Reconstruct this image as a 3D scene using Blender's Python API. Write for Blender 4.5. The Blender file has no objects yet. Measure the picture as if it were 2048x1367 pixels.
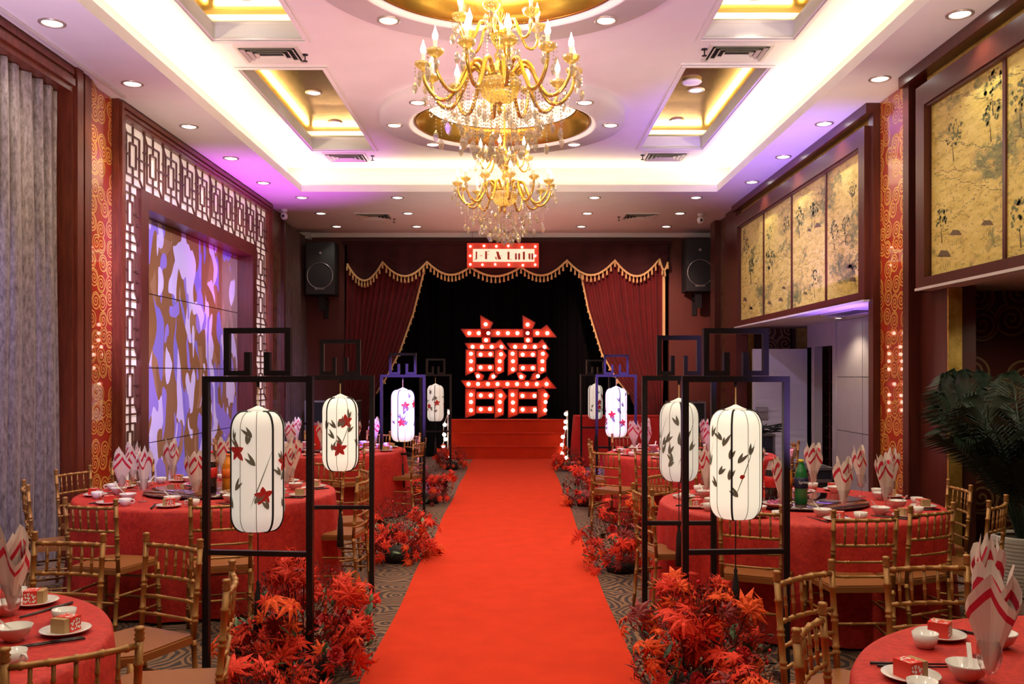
import bpy, math, random
from mathutils import Vector, Matrix, noise
R = random.Random(7)
C = bpy.context.scene.collection
S = bpy.context.scene
PI = math.pi; TAU = 2*PI
F = 1820.0
HS, HC, HM = 4.28, 4.68, 4.56           # soffit, main ceiling, medallion ring undersides

# ------------------------------------------------------------------ camera
cam = bpy.data.cameras.new('camera'); co = bpy.data.objects.new('camera', cam); C.objects.link(co)
co.location = (0, 0, 1.6); co.rotation_euler = (PI/2, 0, 0)
cam.sensor_width = 36; cam.lens = 36*F/2048
cam.shift_x = (1024-1030)/2048; cam.shift_y = (746-683.5)/2048
cam.clip_start = .05; cam.clip_end = 100
S.camera = co
S.view_settings.view_transform = 'Standard'; S.view_settings.look = 'None'
S.view_settings.gamma = 1; S.view_settings.use_curve_mapping = False
S.view_settings.exposure = 0.75
try:
    S.cycles.max_bounces = 6; S.cycles.diffuse_bounces = 3; S.cycles.glossy_bounces = 3
    S.cycles.transmission_bounces = 4; S.cycles.transparent_max_bounces = 16
    S.cycles.sample_clamp_indirect = 3; S.cycles.caustics_reflective = False; S.cycles.caustics_refractive = False
except Exception: pass
w = bpy.data.worlds.new('world'); S.world = w; w.use_nodes = True
w.node_tree.nodes['Background'].inputs[0].default_value = (.9, .6, .5, 1)
w.node_tree.nodes['Background'].inputs[1].default_value = .05

# ------------------------------------------------------------------ lights
def aim(o, tgt):
    o.rotation_euler = (Vector(tgt)-o.location).to_track_quat('-Z', 'Y').to_euler()
def light(kind, loc, tgt, power, col, size=.1, size_y=None, cone=60, blend=.5):
    l = bpy.data.lights.new(kind.lower()+'_light', kind); l.energy = power; l.color = col
    if kind == 'AREA':
        l.shape = 'RECTANGLE'; l.size = size; l.size_y = size_y or size
    elif kind == 'SPOT':
        l.spot_size = math.radians(cone); l.spot_blend = blend; l.shadow_soft_size = size
    else: l.shadow_soft_size = size
    o = bpy.data.objects.new(kind.lower()+'_light', l); C.objects.link(o); o.location = loc
    if tgt is not None: aim(o, tgt)
    return o
WARM = (1, .82, .50); DL = (1, .86, .66)
def strip(x0, y0, x1, y1, z, power, col=WARM, tilt=(0, 0), wd=.07):
    """a led strip lying from (x0,y0) to (x1,y1), shining up and tilted sideways"""
    L = math.hypot(x1-x0, y1-y0); o = light('AREA', ((x0+x1)/2, (y0+y1)/2, z), None, power*L, col, L, wd)
    d = Vector((tilt[0], tilt[1], 1)).normalized(); ax = Vector((x1-x0, y1-y0, 0)).normalized()
    zz = -d; yy = zz.cross(ax).normalized(); m = Matrix((ax, yy, zz)).transposed(); o.rotation_euler = m.to_euler()
    return o
CP = 3.9
strip(-3.28, -.8, -3.28, 13.5, 4.335, CP, tilt=(.9, 0))
strip(3.11, -.8, 3.11, 13.5, 4.335, CP, tilt=(-.9, 0))
strip(-3.2, 13.57, 3.0, 13.57, 4.335, CP, tilt=(0, -.9))
COFF = [(-2.79, -1.93, 9.16, 12.51), (-2.79, -1.93, 5.04, 8.39), (1.70, 2.56, 9.1, 12.45), (1.70, 2.56, 5.0, 8.35)]
for (x0, x1, y0, y1) in COFF:
    out = -1 if x0 < 0 else 1; xo = x0-.06 if out < 0 else x1+.06
    strip(xo, y0, xo, y1, HC+.20, 8, (1, .70, .28), tilt=(-out*.25, 0), wd=.03)
    strip(x0, y1+.06, x1, y1+.06, HC+.20, 9, (1, .75, .36), tilt=(0, -.25), wd=.03)
CX = -.115
LEFTL = [(-3.54, 5.5+1.46*k) for k in range(6)]; RIGHTL = [(3.32, 5.3+1.49*k) for k in range(6)]
BACKL = [(x, y) for y in (13.87, 15.24, 16.6) for x in (-3.25, -1.79, 1.21, 2.76)]
MED = [(-.149, 6.72), (-.149, 10.86)]
RINGL = [(mx+1.29*math.cos(k*PI/4), my+1.29*math.sin(k*PI/4)) for (mx, my) in MED for k in range(8)]
COFL = [(-2.41, 10.9), (-2.41, 12.2), (2.15, 10.8), (2.15, 12.1), (-2.41, 8.1), (-2.41, 6.8), (2.15, 8.1), (2.15, 6.8)]
for (x, y) in LEFTL+RIGHTL+BACKL: light('SPOT', (x, y, HS-.02), (x, y, 0), 24 if y < 13 else 13, DL, .04, cone=110, blend=.6)
for (x, y) in RINGL: light('SPOT', (x, y, HM-.02), (x, y, 0), 24, DL, .04, cone=110, blend=.6)
for (x, y) in COFL: light('SPOT', (x, y, HC+.24), (x, y, 0), 22, DL, .04, cone=100, blend=.6)
for (mx, my) in MED: light('POINT', (mx, my, 4.30), None, 34, (1, .82, .64), .3)
for y in (0.3, 2.2, 4.0):                     # downlights of the part of the room behind and above the camera
    for x in (-2.6, -.1, 2.4): light('SPOT', (x, y, HC-.05), (x, y, 0), 38, DL, .08, cone=130, blend=.7)
MAG = (.75, .12, 1.0); VIO = (.32, .16, 1.0)
UP = (1, .85, .68)                             # added fill spots without fixtures, put in to brighten ceiling and soffits
for (p_, q_, e_, cn_) in (((-.4, .4, 2.2), (-.3, 3.6, 4.68), 480, 84), ((-2.9, 4.6, 1.9), (-3.2, 6.6, 4.28), 90, 90), ((3.0, 4.4, 1.9), (3.1, 6.4, 4.28), 105, 90),
                       ((-3.0, 8.6, 1.9), (-3.1, 10.2, 4.28), 45, 90), ((2.9, 8.0, 1.9), (2.9, 9.8, 4.28), 70, 90), ((-.1, 12.6, 1.6), (-.1, 14.2, 4.28), 95, 96), ((-.1, 8.4, 1.7), (-.1, 9.4, 4.6), 60, 100)):
    light('SPOT', p_, q_, e_, UP, .08, cone=cn_, blend=1)
light('SPOT', (-2.9, 11.9, .5), (-3.55, 12.6, 4.28), 500, MAG, .06, cone=62, blend=1)
light('SPOT', (2.9, 9.0, .5), (3.2, 11.0, 4.28), 620, VIO, .06, cone=64, blend=1)
light('SPOT', (1.7, 4.2, .9), (1.3, 7.4, 4.6), 190, (.58, .32, 1), .06, cone=62, blend=1)
light('SPOT', (-3.0, 4.3, .9), (-3.4, 6.2, 4.28), 220, (.60, .38, 1), .06, cone=60, blend=1)
light('SPOT', (-1.5, 8.2, .8), (-1.2, 8.8, 4.6), 160, (1, .45, .55), .08, cone=80, blend=1)
light('SPOT', (-.3, 4.4, 4.2), (-4.1, 11.5, 1.9), 2600, (.60, .48, 1), .05, cone=30, blend=.7)
light('SPOT', (-.2, 4.2, 4.3), (-1.27, 10.3, 1.3), 6000, VIO, .05, cone=8, blend=.6)
light('SPOT', (.2, 4.2, 4.3), (1.26, 11.2, 1.3), 4000, VIO, .05, cone=8, blend=.6)
light('SPOT', (-1.2, 2.0, 4.2), (-4.1, 6.0, 1.2), 420, (.6, .5, 1), .05, cone=44, blend=1)
light('SPOT', (1.6, 9.2, 3.9), (4.4, 12.6, 1.4), 130, (.62, .5, 1), .06, cone=60, blend=1)
light('SPOT', (-1.5, 8.0, 2.0), (3.55, 12.2, 3.2), 420, (.50, .40, 1), .06, cone=36, blend=1)
light('SPOT', (2.0, 6.0, 4.2), (1.9, 10, .8), 150, (.8, .2, 1), .05, cone=30, blend=.8)
light('SPOT', (-.1, 15.6, 1.9), (-.1, 16.2, 4.28), 30, (1, .25, .18), .06, cone=130, blend=.8)
light('SPOT', (1.2, 13.0, 4.2), (2.3, 17.4, 2.4), 600, (1, .55, .45), .06, cone=40, blend=.8)

# ------------------------------------------------------------------ mesh builder
class MB:
    def __init__(s): s.v = []; s.f = []; s.m = []; s.cur = 0; s.sm = []; s.smooth = False
    def face(s, idx): s.f.append(tuple(idx)); s.m.append(s.cur); s.sm.append(s.smooth)
    def add(s, vs, fs):
        b = len(s.v); s.v += [tuple(v) for v in vs]
        for f in fs: s.face([i+b for i in f])
    def box(s, x0, x1, y0, y1, z0, z1):
        s.add([(x0,y0,z0),(x1,y0,z0),(x1,y1,z0),(x0,y1,z0),(x0,y0,z1),(x1,y0,z1),(x1,y1,z1),(x0,y1,z1)],
              [(3,2,1,0),(4,5,6,7),(0,1,5,4),(1,2,6,5),(2,3,7,6),(3,0,4,7)]); return s
    def quad(s, a, b, c, d): s.add([a,b,c,d], [(0,1,2,3)]); return s
    def lathe(s, prof, n=16, cx=0, cy=0, cz=0, a0=0, a1=TAU, axis='z', lobes=0, amp=0):
        full = abs(a1-a0-TAU) < 1e-6; k = n if full else n+1; b = len(s.v)
        for (r, z) in prof:
            for i in range(k):
                a = a0+(a1-a0)*i/n; rr = r*(1+amp*math.cos(lobes*a))
                p = (rr*math.cos(a), rr*math.sin(a), z)
                if axis == 'x': p = (p[2], p[0], p[1])
                if axis == 'y': p = (p[0], p[2], p[1])
                s.v.append((p[0]+cx, p[1]+cy, p[2]+cz))
        o = s.smooth; s.smooth = True
        for j in range(len(prof)-1):
            for i in range(n):
                i2 = (i+1) % k if full else i+1
                s.face((b+j*k+i, b+j*k+i2, b+(j+1)*k+i2, b+(j+1)*k+i))
        s.smooth = o; return s
    def tube(s, pts, rad, n=6, closed=False, caps=True):
        pts = [Vector(p) for p in pts]; rs = rad if isinstance(rad, (list, tuple)) else [rad]*len(pts)
        b = len(s.v); m = len(pts); up = None
        for i, p in enumerate(pts):
            t = (pts[(i+1) % m]-pts[i-1]) if closed else (pts[min(i+1, m-1)]-pts[max(i-1, 0)])
            if t.length < 1e-9: t = Vector((0, 0, 1))
            t.normalize()
            if up is None: up = t.orthogonal().normalized()
            else:
                up = up-t*up.dot(t)
                up = up.normalized() if up.length > 1e-6 else t.orthogonal().normalized()
            w_ = t.cross(up)
            for k in range(n):
                a = TAU*k/n; s.v.append(tuple(p+(up*math.cos(a)+w_*math.sin(a))*rs[i]))
        o = s.smooth; s.smooth = n > 4
        for i in range(m if closed else m-1):
            j = (i+1) % m
            for k in range(n):
                k2 = (k+1) % n; s.face((b+i*n+k, b+i*n+k2, b+j*n+k2, b+j*n+k))
        s.smooth = o
        if caps and not closed:
            s.face([b+k for k in reversed(range(n))]); s.face([b+(m-1)*n+k for k in range(n)])
        return s
    def bar(s, p, q, wd, dp, nrm):
        """rectangular bar from p to q, wd wide across, dp deep along nrm"""
        p = Vector(p); q = Vector(q); t = (q-p).normalized(); nn = Vector(nrm).normalized(); sd = t.cross(nn)*wd/2; nn = nn*dp/2
        s.add([p-sd-nn, p+sd-nn, p+sd+nn, p-sd+nn, q-sd-nn, q+sd-nn, q+sd+nn, q-sd+nn],
              [(0,1,2,3),(7,6,5,4),(0,4,5,1),(1,5,6,2),(2,6,7,3),(3,7,4,0)]); return s
    def prism(s, poly, d0, d1, f):
        """poly 2d list extruded between d0 and d1; f(u,v,d) -> xyz"""
        n = len(poly); b = len(s.v)
        for d in (d0, d1): s.v += [tuple(f(u, v, d)) for (u, v) in poly]
        s.face([b+i for i in range(n)]); s.face([b+n+i for i in reversed(range(n))])
        for i in range(n):
            j = (i+1) % n; s.face((b+i, b+n+i, b+n+j, b+j))
        return s
    def sphere(s, c, r, n=8, sz=1):
        prof = [(max(1e-4, r*math.sin(PI*i/(n//2+1))), -r*sz*math.cos(PI*i/(n//2+1))) for i in range(n//2+2)]
        return s.lathe(prof, n, c[0], c[1], c[2])
    def mesh(s, name, mats):
        me = bpy.data.meshes.new(name); me.from_pydata(s.v, [], s.f)
        mats = mats if isinstance(mats, (list, tuple)) else [mats]
        for m_ in mats: me.materials.append(m_)
        me.polygons.foreach_set('material_index', s.m); me.polygons.foreach_set('use_smooth', s.sm)
        me.validate(); me.update(); return me
def link(name, me, parent=None, loc=(0,0,0), rot=(0,0,0), scale=(1,1,1)):
    o = bpy.data.objects.new(name, me); C.objects.link(o)
    if parent: o.parent = parent
    o.location = loc; o.rotation_euler = rot; o.scale = scale; return o
def part(parent, name, mb, mats, loc=(0,0,0), rot=(0,0,0)):
    return link(name, mb.mesh(name, mats), parent, loc, rot)
def thing(name, label, cat, loc=(0,0,0), rz=0, group=None):
    o = bpy.data.objects.new(name, None); C.objects.link(o); o.empty_display_size = .1
    o.location = loc; o.rotation_euler = (0, 0, rz); o['label'] = label; o['category'] = cat
    if group: o['group'] = group
    return o
def tag(o, label, cat, group=None):
    o['label'] = label; o['category'] = cat
    if group: o['group'] = group
    return o
def struct(name, mb, mats, parent=None):
    o = link(name, mb.mesh(name, mats), parent)
    if not parent: o['kind'] = 'structure'
    return o
KIDS = {}
def dup(root, loc=None, rz=None, label=None, group=None, parent=None, rot=None):
    if root.name not in KIDS:
        KIDS[root.name] = [(c, list(c.children)) for c in root.children]
    r = root.copy(); C.objects.link(r)
    if loc is not None: r.location = loc
    if rz is not None: r.rotation_euler = (0, 0, rz)
    if rot is not None: r.rotation_euler = rot
    if label: r['label'] = label
    if group: r['group'] = group
    for c, gs in KIDS[root.name]:
        n = c.copy(); C.objects.link(n); n.parent = r
        for g in gs:
            d = g.copy(); C.objects.link(d); d.parent = n
    return r
class Proto:
    """places a built thing: the first call moves the thing itself, the later ones copy it"""
    def __init__(s, root): s.r = root; s.used = False; s.k = [(c, list(c.children)) for c in root.children]
    def place(s, loc, rz=0, label=None, group=None, rot=None):
        if not s.used:
            s.used = True; r = s.r; r.location = loc; r.rotation_euler = rot or (0, 0, rz)
            if label: r['label'] = label
            if group: r['group'] = group
            return r
        KIDS[s.r.name] = s.k
        return dup(s.r, loc, rz, label, group, rot=rot)
    def finish(s):
        if not s.used:
            for c, gs in s.k:
                for g in gs: bpy.data.objects.remove(g)
                bpy.data.objects.remove(c)
            bpy.data.objects.remove(s.r)
def proj(x, y, z): return (1030+F*x/y, 746-(z-1.6)*F/y)
def inview(x, y, z, mg=30):
    if y < .4: return False
    u, v = proj(x, y, z); return -mg < u < 2048+mg and -mg < v < 1367+mg
def W(px, py, Y): return Vector(((px-1030)*Y/F, Y, 1.6-(py-746)*Y/F))

# ------------------------------------------------------------------ materials
class NT:
    def __init__(s, name):
        s.mat = bpy.data.materials.new(name); s.mat.use_nodes = True; s.t = s.mat.node_tree; s.b = s.t.nodes['Principled BSDF']; s.tc = None
    def n(s, typ, **kw):
        o = s.t.nodes.new(typ)
        for k, v in kw.items(): setattr(o, k, v)
        return o
    def l(s, a, b): s.t.links.new(a, b)
    def obj(s):
        if not s.tc: s.tc = s.n('ShaderNodeTexCoord')
        return s.tc.outputs['Object']
    def geo(s): return s.n('ShaderNodeNewGeometry').outputs['Position']
    def map(s, src, scale=(1,1,1), loc=(0,0,0), rot=(0,0,0)):
        m = s.n('ShaderNodeMapping'); m.inputs['Scale'].default_value = scale; m.inputs['Location'].default_value = loc; m.inputs['Rotation'].default_value = rot
        s.l(src, m.inputs[0]); return m.outputs[0]
    def noise(s, src, scale, detail=3, rough=.5, dist=0):
        m = s.n('ShaderNodeTexNoise'); s.l(src, m.inputs['Vector']); m.inputs['Scale'].default_value = scale; m.inputs['Detail'].default_value = detail
        m.inputs['Roughness'].default_value = rough; m.inputs['Distortion'].default_value = dist; return m.outputs['Fac']
    def math(s, op, a, b=None, c=None):
        m = s.n('ShaderNodeMath', operation=op)
        for i, x in enumerate((a, b, c)):
            if x is None: continue
            if isinstance(x, (int, float)): m.inputs[i].default_value = x
            else: s.l(x, m.inputs[i])
        return m.outputs[0]
    def ramp(s, fac, stops, const=False):
        m = s.n('ShaderNodeValToRGB'); s.l(fac, m.inputs[0]); e = m.color_ramp.elements
        if const: m.color_ramp.interpolation = 'CONSTANT'
        while len(e) < len(stops): e.new(.5)
        for i, (p, c) in enumerate(stops): e[i].position = p; e[i].color = (*c, 1)
        return m.outputs[0]
    def mix(s, fac, a, b):
        m = s.n('ShaderNodeMix', data_type='RGBA')
        for i, x in ((0, fac), (6, a), (7, b)):
            if isinstance(x, tuple): m.inputs[i].default_value = (*x, 1)
            elif isinstance(x, (int, float)): m.inputs[i].default_value = x
            else: s.l(x, m.inputs[i])
        return m.outputs[2]
    def bump(s, h, st=.3, d=.01):
        m = s.n('ShaderNodeBump'); m.inputs['Strength'].default_value = st; m.inputs['Distance'].default_value = d; s.l(h, m.inputs['Height']); s.l(m.outputs[0], s.b.inputs['Normal'])
    def set(s, **kw):
        for k, v in kw.items():
            i = s.b.inputs[k.replace('_', ' ')]
            if hasattr(v, 'links') or isinstance(v, bpy.types.NodeSocket): s.l(v, i)
            else: i.default_value = (*v, 1) if isinstance(v, tuple) and len(v) == 3 else v
        return s
def mat(name, col, rough=.5, metal=0, emit=None, es=0, vary=0, vscale=20, coat=0, bump=0, bscale=60, spec=.5, sheen=0):
    t = NT(name); t.set(Roughness=rough, Metallic=metal); t.b.inputs['Specular IOR Level'].default_value = spec
    if vary:
        f = t.noise(t.obj(), vscale, 4); d = tuple(c*(1-vary) for c in col); u = tuple(min(1, c*(1+vary)) for c in col)
        t.set(Base_Color=t.ramp(f, [(.3, d), (.7, u)]))
    else: t.set(Base_Color=col)
    if emit: t.set(Emission_Color=emit, Emission_Strength=es)
    if coat: t.set(Coat_Weight=coat); t.b.inputs['Coat Roughness'].default_value = .03
    if sheen: t.set(Sheen_Weight=sheen)
    if bump: t.bump(t.noise(t.obj(), bscale, 4), bump, .004)
    return t.mat
M = {}
M['ceil'] = mat('white_ceiling_paint', (.86, .82, .80), .75, vary=.02, vscale=3)
M['wood'] = None
t = NT('red_brown_wood'); f = t.noise(t.map(t.geo(), (30, 30, 1.5)), 2, 5, .6, .4)
t.set(Base_Color=t.ramp(f, [(.3, (.052, .010, .007)), (.7, (.115, .023, .013))]), Roughness=.32); M['wood'] = t.mat
t = NT('orange_brown_wood'); f = t.noise(t.map(t.geo(), (20, 20, 2)), 2, 5, .6, .4)
t.set(Base_Color=t.ramp(f, [(.3, (.10, .018, .008)), (.7, (.21, .042, .018))]), Roughness=.35); M['wood2'] = t.mat
M['wallred'] = mat('dark_red_wall_paint', (.12, .022, .012), .55, vary=.08, vscale=2)
M['darkwall'] = mat('dark_wall', (.05, .018, .014), .6)
def swirl(name, ax, base, gold, scale=5.0, metal=.85, coat=1.0, jitter=.6):
    t = NT(name); p = t.geo(); sx = t.n('ShaderNodeSeparateXYZ'); t.l(p, sx.inputs[0]); cb = t.n('ShaderNodeCombineXYZ')
    t.l(sx.outputs[ax], cb.inputs[0]); t.l(sx.outputs[2], cb.inputs[1])
    sc = t.n('ShaderNodeVectorMath', operation='SCALE'); sc.inputs['Scale'].default_value = scale; t.l(cb.outputs[0], sc.inputs[0])
    v = t.n('ShaderNodeTexVoronoi', voronoi_dimensions='2D'); v.inputs['Scale'].default_value = 1; v.inputs['Randomness'].default_value = jitter; t.l(sc.outputs[0], v.inputs['Vector'])
    sb = t.n('ShaderNodeVectorMath', operation='SUBTRACT'); t.l(sc.outputs[0], sb.inputs[0]); t.l(v.outputs['Position'], sb.inputs[1])
    s2 = t.n('ShaderNodeSeparateXYZ'); t.l(sb.outputs[0], s2.inputs[0])
    rr = v.outputs['Distance']; th = t.math('ARCTAN2', s2.outputs[1], s2.outputs[0]); c = t.n('ShaderNodeSeparateColor'); t.l(v.outputs['Color'], c.inputs[0])
    hand = t.math('SUBTRACT', t.math('MULTIPLY', t.math('GREATER_THAN', c.outputs[0], .5), 2), 1)
    q = t.math('ADD', t.math('MULTIPLY', rr, 5.2), t.math('ADD', t.math('MULTIPLY', t.math('DIVIDE', th, TAU), hand), c.outputs[1]))
    fr = t.math('ABSOLUTE', t.math('SUBTRACT', t.math('FRACT', q), .5))
    line = t.math('MULTIPLY', t.math('LESS_THAN', fr, .17), t.math('LESS_THAN', rr, .385))
    e = t.n('ShaderNodeTexVoronoi', voronoi_dimensions='2D', feature='DISTANCE_TO_EDGE'); e.inputs['Scale'].default_value = 1; e.inputs['Randomness'].default_value = jitter; t.l(sc.outputs[0], e.inputs['Vector'])
    ring = t.math('LESS_THAN', t.math('ABSOLUTE', t.math('SUBTRACT', rr, .455)), .032)
    edge = t.math('LESS_THAN', e.outputs['Distance'], .0)
    mk = t.math('MINIMUM', t.math('ADD', t.math('ADD', line, edge), ring), 1)
    t.set(Base_Color=t.mix(mk, base, gold), Roughness=.35, Coat_Weight=coat); t.b.inputs['Coat Roughness'].default_value = .02
    t.l(t.math('MULTIPLY', mk, metal), t.b.inputs['Metallic']); return t.mat
M['swirl'] = swirl('red_glass_with_gold_swirls', 1, (.44, .030, .005), (.90, .55, .10), 5.8, metal=.1)
M['swirl_dark'] = swirl('dark_red_paper_with_gold_swirls', 1, (.07, .012, .008), (.28, .16, .06), 6, .3, .2)
M['swirl_x'] = swirl('dark_wallpaper_with_tan_swirls', 0, (.10, .016, .012), (.34, .21, .09), 3.2, .1, .1, .7)
t = NT('gold_leaf'); f = t.noise(t.geo(), 9, 5, .65)
t.set(Base_Color=t.ramp(f, [(.3, (.45, .26, .04)), (.7, (.85, .58, .14))]), Metallic=.55, Roughness=.42); t.bump(f, .3, .01); M['goldleaf'] = t.mat
t = NT('brushed_gold_panel'); f = t.noise(t.map(t.geo(), (2, 90, 2)), 1, 4, .6)
t.set(Base_Color=t.ramp(f, [(.3, (.42, .22, .035)), (.7, (.72, .44, .10))]), Metallic=1.0, Roughness=.24); M['goldpanel'] = t.mat
M['goldtrim'] = mat('polished_gold_trim', (.72, .42, .07), .22, .9)
t = NT('grey_crushed_curtain'); f = t.noise(t.map(t.geo(), (3, 3, 1)), 14, 6, .7)
t.set(Base_Color=t.ramp(f, [(.35, (.15, .12, .12)), (.65, (.42, .36, .36))]), Roughness=.38, Metallic=.4, Sheen_Weight=.3); t.bump(f, .25, .01); M['greycurtain'] = t.mat
M['browncurtain'] = mat('brown_grey_curtain', (.09, .05, .045), .7, vary=.2, vscale=9)
t = NT('patterned_glass_panel'); g = t.map(t.geo(), (1, 1, .5)); c = (.30, .155, .06)
for (lo, sc, th, col) in (((0, 0, 0), 2.3, .53, (.40, .22, .10)), ((7, 3, 5), 2.2, .53, (.26, .22, .66)), ((3, 11, 2), 2.6, .57, (.74, .68, .95)), ((5, 2, 13), 2.4, .56, (.30, .15, .05)), ((9, 8, 1), 3.1, .60, (.34, .26, .74)), ((1, 5, 8), 3.4, .62, (.78, .74, .95))):
    f = t.noise(t.map(g, loc=lo), sc, .8, .4, .55); c = t.mix(t.math('GREATER_THAN', f, th), c, col)
t.set(Base_Color=c, Roughness=.16, Coat_Weight=.5); t.b.inputs['Coat Roughness'].default_value = .05; M['camo'] = t.mat
M['backlit'] = mat('backlit_cream_panel', (.8, .72, .62), .6, emit=(1, .76, .64), es=.27)
M['lattice'] = mat('lattice_brown', (.10, .03, .02), .4)
t = NT('ochre_landscape_print'); g = t.geo()
n1 = t.noise(t.map(g, (1, .55, 1.1)), 1.9, 9, .70, .3); n2 = t.noise(t.map(g, (1, 1, 3.2), (0, 4, 1), (.25, 0, 0)), 5, 8, .7, .5); n3 = t.noise(t.map(g, (1, .7, 1.4), (2, 9, 0)), 7, 9, .75, .2)
ba = t.ramp(n2, [(.32, (.40, .30, .05)), (.44, (.70, .56, .12)), (.60, (.82, .68, .20))])
gr = t.ramp(n3, [(.36, (.07, .10, .04)), (.50, (.24, .26, .08)), (.62, (.66, .48, .12))])
mk = t.ramp(t.math('ADD', t.math('MULTIPLY', n1, .7), t.math('MULTIPLY', n3, .3)), [(.53, (0, 0, 0)), (.56, (1, 1, 1))])
mp = t.n('ShaderNodeSeparateColor'); t.l(mk, mp.inputs[0])
c = t.mix(mp.outputs[0], ba, gr); n4 = t.noise(t.map(g, (1, 1, 2.0), (5, 1, 7)), 16, 3, .5, .5)
c = t.mix(t.math('MULTIPLY', t.math('GREATER_THAN', n4, .645), .55), c, (.25, .10, .03))
t.set(Base_Color=c, Roughness=.5); M['paint'] = t.mat
t = NT('patterned_floor_carpet'); g = t.geo(); wv = t.n('ShaderNodeTexWave', wave_type='RINGS', rings_direction='SPHERICAL'); 
v = t.n('ShaderNodeTexVoronoi', voronoi_dimensions='2D'); v.inputs['Scale'].default_value = 2.2; v.inputs['Randomness'].default_value = .8
ds = t.n('ShaderNodeVectorMath', operation='ADD'); t.l(g, ds.inputs[0]); nn = t.n('ShaderNodeTexNoise'); nn.inputs['Scale'].default_value = 3; t.l(g, nn.inputs['Vector']); sc = t.n('ShaderNodeVectorMath', operation='SCALE'); sc.inputs['Scale'].default_value = .22; t.l(nn.outputs['Color'], sc.inputs[0]); t.l(sc.outputs[0], ds.inputs[1]); t.l(ds.outputs[0], v.inputs['Vector'])
fr = t.math('ABSOLUTE', t.math('SUBTRACT', t.math('FRACT', t.math('MULTIPLY', v.outputs['Distance'], 9)), .5))
t.set(Base_Color=t.ramp(fr, [(.22, (.022, .009, .006)), (.28, (.21, .10, .038))]), Roughness=.95, Sheen_Weight=.2); M['carpet'] = t.mat
M['runner'] = mat('red_runner_felt', (.60, .038, .010), .95, vary=.06, vscale=5, bump=.2, bscale=220, spec=.15)
t = NT('red_brocade_cloth'); f = t.noise(t.obj(), 26, 3, .6, 1.5)
t.set(Base_Color=t.ramp(f, [(.42, (.40, .010, .006)), (.56, (.52, .022, .010))]), Roughness=.7); t.bump(f, .25, .004); M['cloth'] = t.mat
M['plaincloth'] = mat('plain_red_cloth', (.55, .012, .008), .85)
M['cgold'] = mat('gold_painted_chair_wood', (.36, .175, .045), .36, .3, vary=.1, vscale=8)
M['cseat'] = mat('gold_brown_seat_wood', (.30, .115, .03), .38, .1)
M['black'] = mat('black_painted_steel', (.011, .010, .012), .35, .2)
M['mblack'] = mat('matt_black', (.01, .01, .011), .75)
M['blackcloth'] = mat('black_backdrop_cloth', (.006, .006, .007), .95, spec=.1)
M['velvet'] = mat('red_velvet', (.12, .002, .003), .85, sheen=.08, vary=.15, vscale=6)
M['velvetdark'] = mat('dark_red_velvet', (.035, .002, .003), .9, sheen=.08)
M['fringe'] = mat('gold_fringe', (.72, .48, .20), .6)
M['white'] = mat('white_porcelain', (.82, .79, .74), .12, coat=.3)
M['signred'] = mat('red_sign_enamel', (.80, .065, .025), .35, emit=(1, .06, .03), es=.05)
M['signletter'] = mat('orange_red_letter', (.50, .045, .015), .5)
M['signdark'] = mat('dark_red_sign_side', (.35, .012, .01), .4)
M['bulb'] = mat('lit_bulb', (1, .9, .8), .3, emit=(1, .80, .62), es=3.5)
M['signface'] = mat('backlit_cream_face', (.85, .8, .65), .5, emit=(1, .86, .60), es=.42)
M['lens'] = mat('lit_downlight_lens', (1, 1, 1), .3, emit=(1, .95, .86), es=6)
M['trim'] = mat('pale_metal_trim', (.6, .5, .42), .35, .6)
M['flame'] = mat('lit_candle_bulb', (1, 1, 1), .3, emit=(1, .92, .74), es=9)
M['candle'] = mat('cream_candle_sleeve', (.9, .85, .65), .4, emit=(1, .9, .6), es=.3)
M['chgold'] = mat('chandelier_gold', (.95, .64, .13), .2, .75)
M['beige'] = mat('beige_wall_panel', (.42, .36, .33), .45, vary=.05, vscale=4)
M['whitedoor'] = mat('white_door_paint', (.62, .58, .60), .4)
M['alu'] = mat('aluminium', (.55, .55, .56), .3, .9)
M['ventw'] = mat('white_vent_metal', (.7, .66, .6), .45)
M['camwhite'] = mat('white_plastic', (.8, .78, .78), .35)
M['kraft'] = mat('kraft_card', (.42, .25, .11), .8)
M['cardred'] = mat('red_card', (.70, .03, .015), .55)
M['napkin'] = mat('cream_linen', (.83, .72, .64), .8)
M['stripe'] = mat('crimson_stripe', (.62, .015, .05), .8)
M['chop'] = mat('black_lacquer', (.015, .008, .008), .3)
M['leafred'] = mat('orange_red_leaf', (.66, .034, .012), .6, vary=.35, vscale=14, spec=.2)
M['leaforange'] = mat('orange_leaf', (.78, .085, .015), .6, vary=.3, vscale=14, spec=.2)
M['leafdark'] = mat('dark_red_leaf', (.22, .010, .010), .6, vary=.3, vscale=14)
M['leafgreen'] = mat('dark_green_leaf', (.025, .075, .025), .45, vary=.4, vscale=14)
M['leafpale'] = mat('pale_green_leaf', (.16, .26, .12), .5)
M['sprig'] = mat('dry_red_brown_sprig', (.10, .016, .010), .8, vary=.5, vscale=30)
M['rose'] = mat('red_rose_petal', (.50, .008, .012), .6)
M['berry'] = mat('red_berry', (.6, .01, .015), .2)
M['palm'] = mat('palm_green', (.010, .028, .010), .6, vary=.4, vscale=6)
M['potwhite'] = mat('ribbed_white_ceramic', (.55, .52, .44), .5)
M['soil'] = mat('soil', (.02, .013, .01), .95)
M['ink'] = mat('grey_ink', (.20, .21, .16), .8)
M['inkred'] = mat('red_ink', (.60, .02, .015), .7)
M['inkyel'] = mat('yellow_green_ink', (.6, .6, .12), .7)
M['grille'] = mat('speaker_grille', (.02, .022, .025), .6, bump=.6, bscale=400)
M['txt'] = mat('pale_print', (.8, .8, .75), .5)
M['goldtxt'] = mat('gold_print', (.85, .6, .25), .4)
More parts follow.
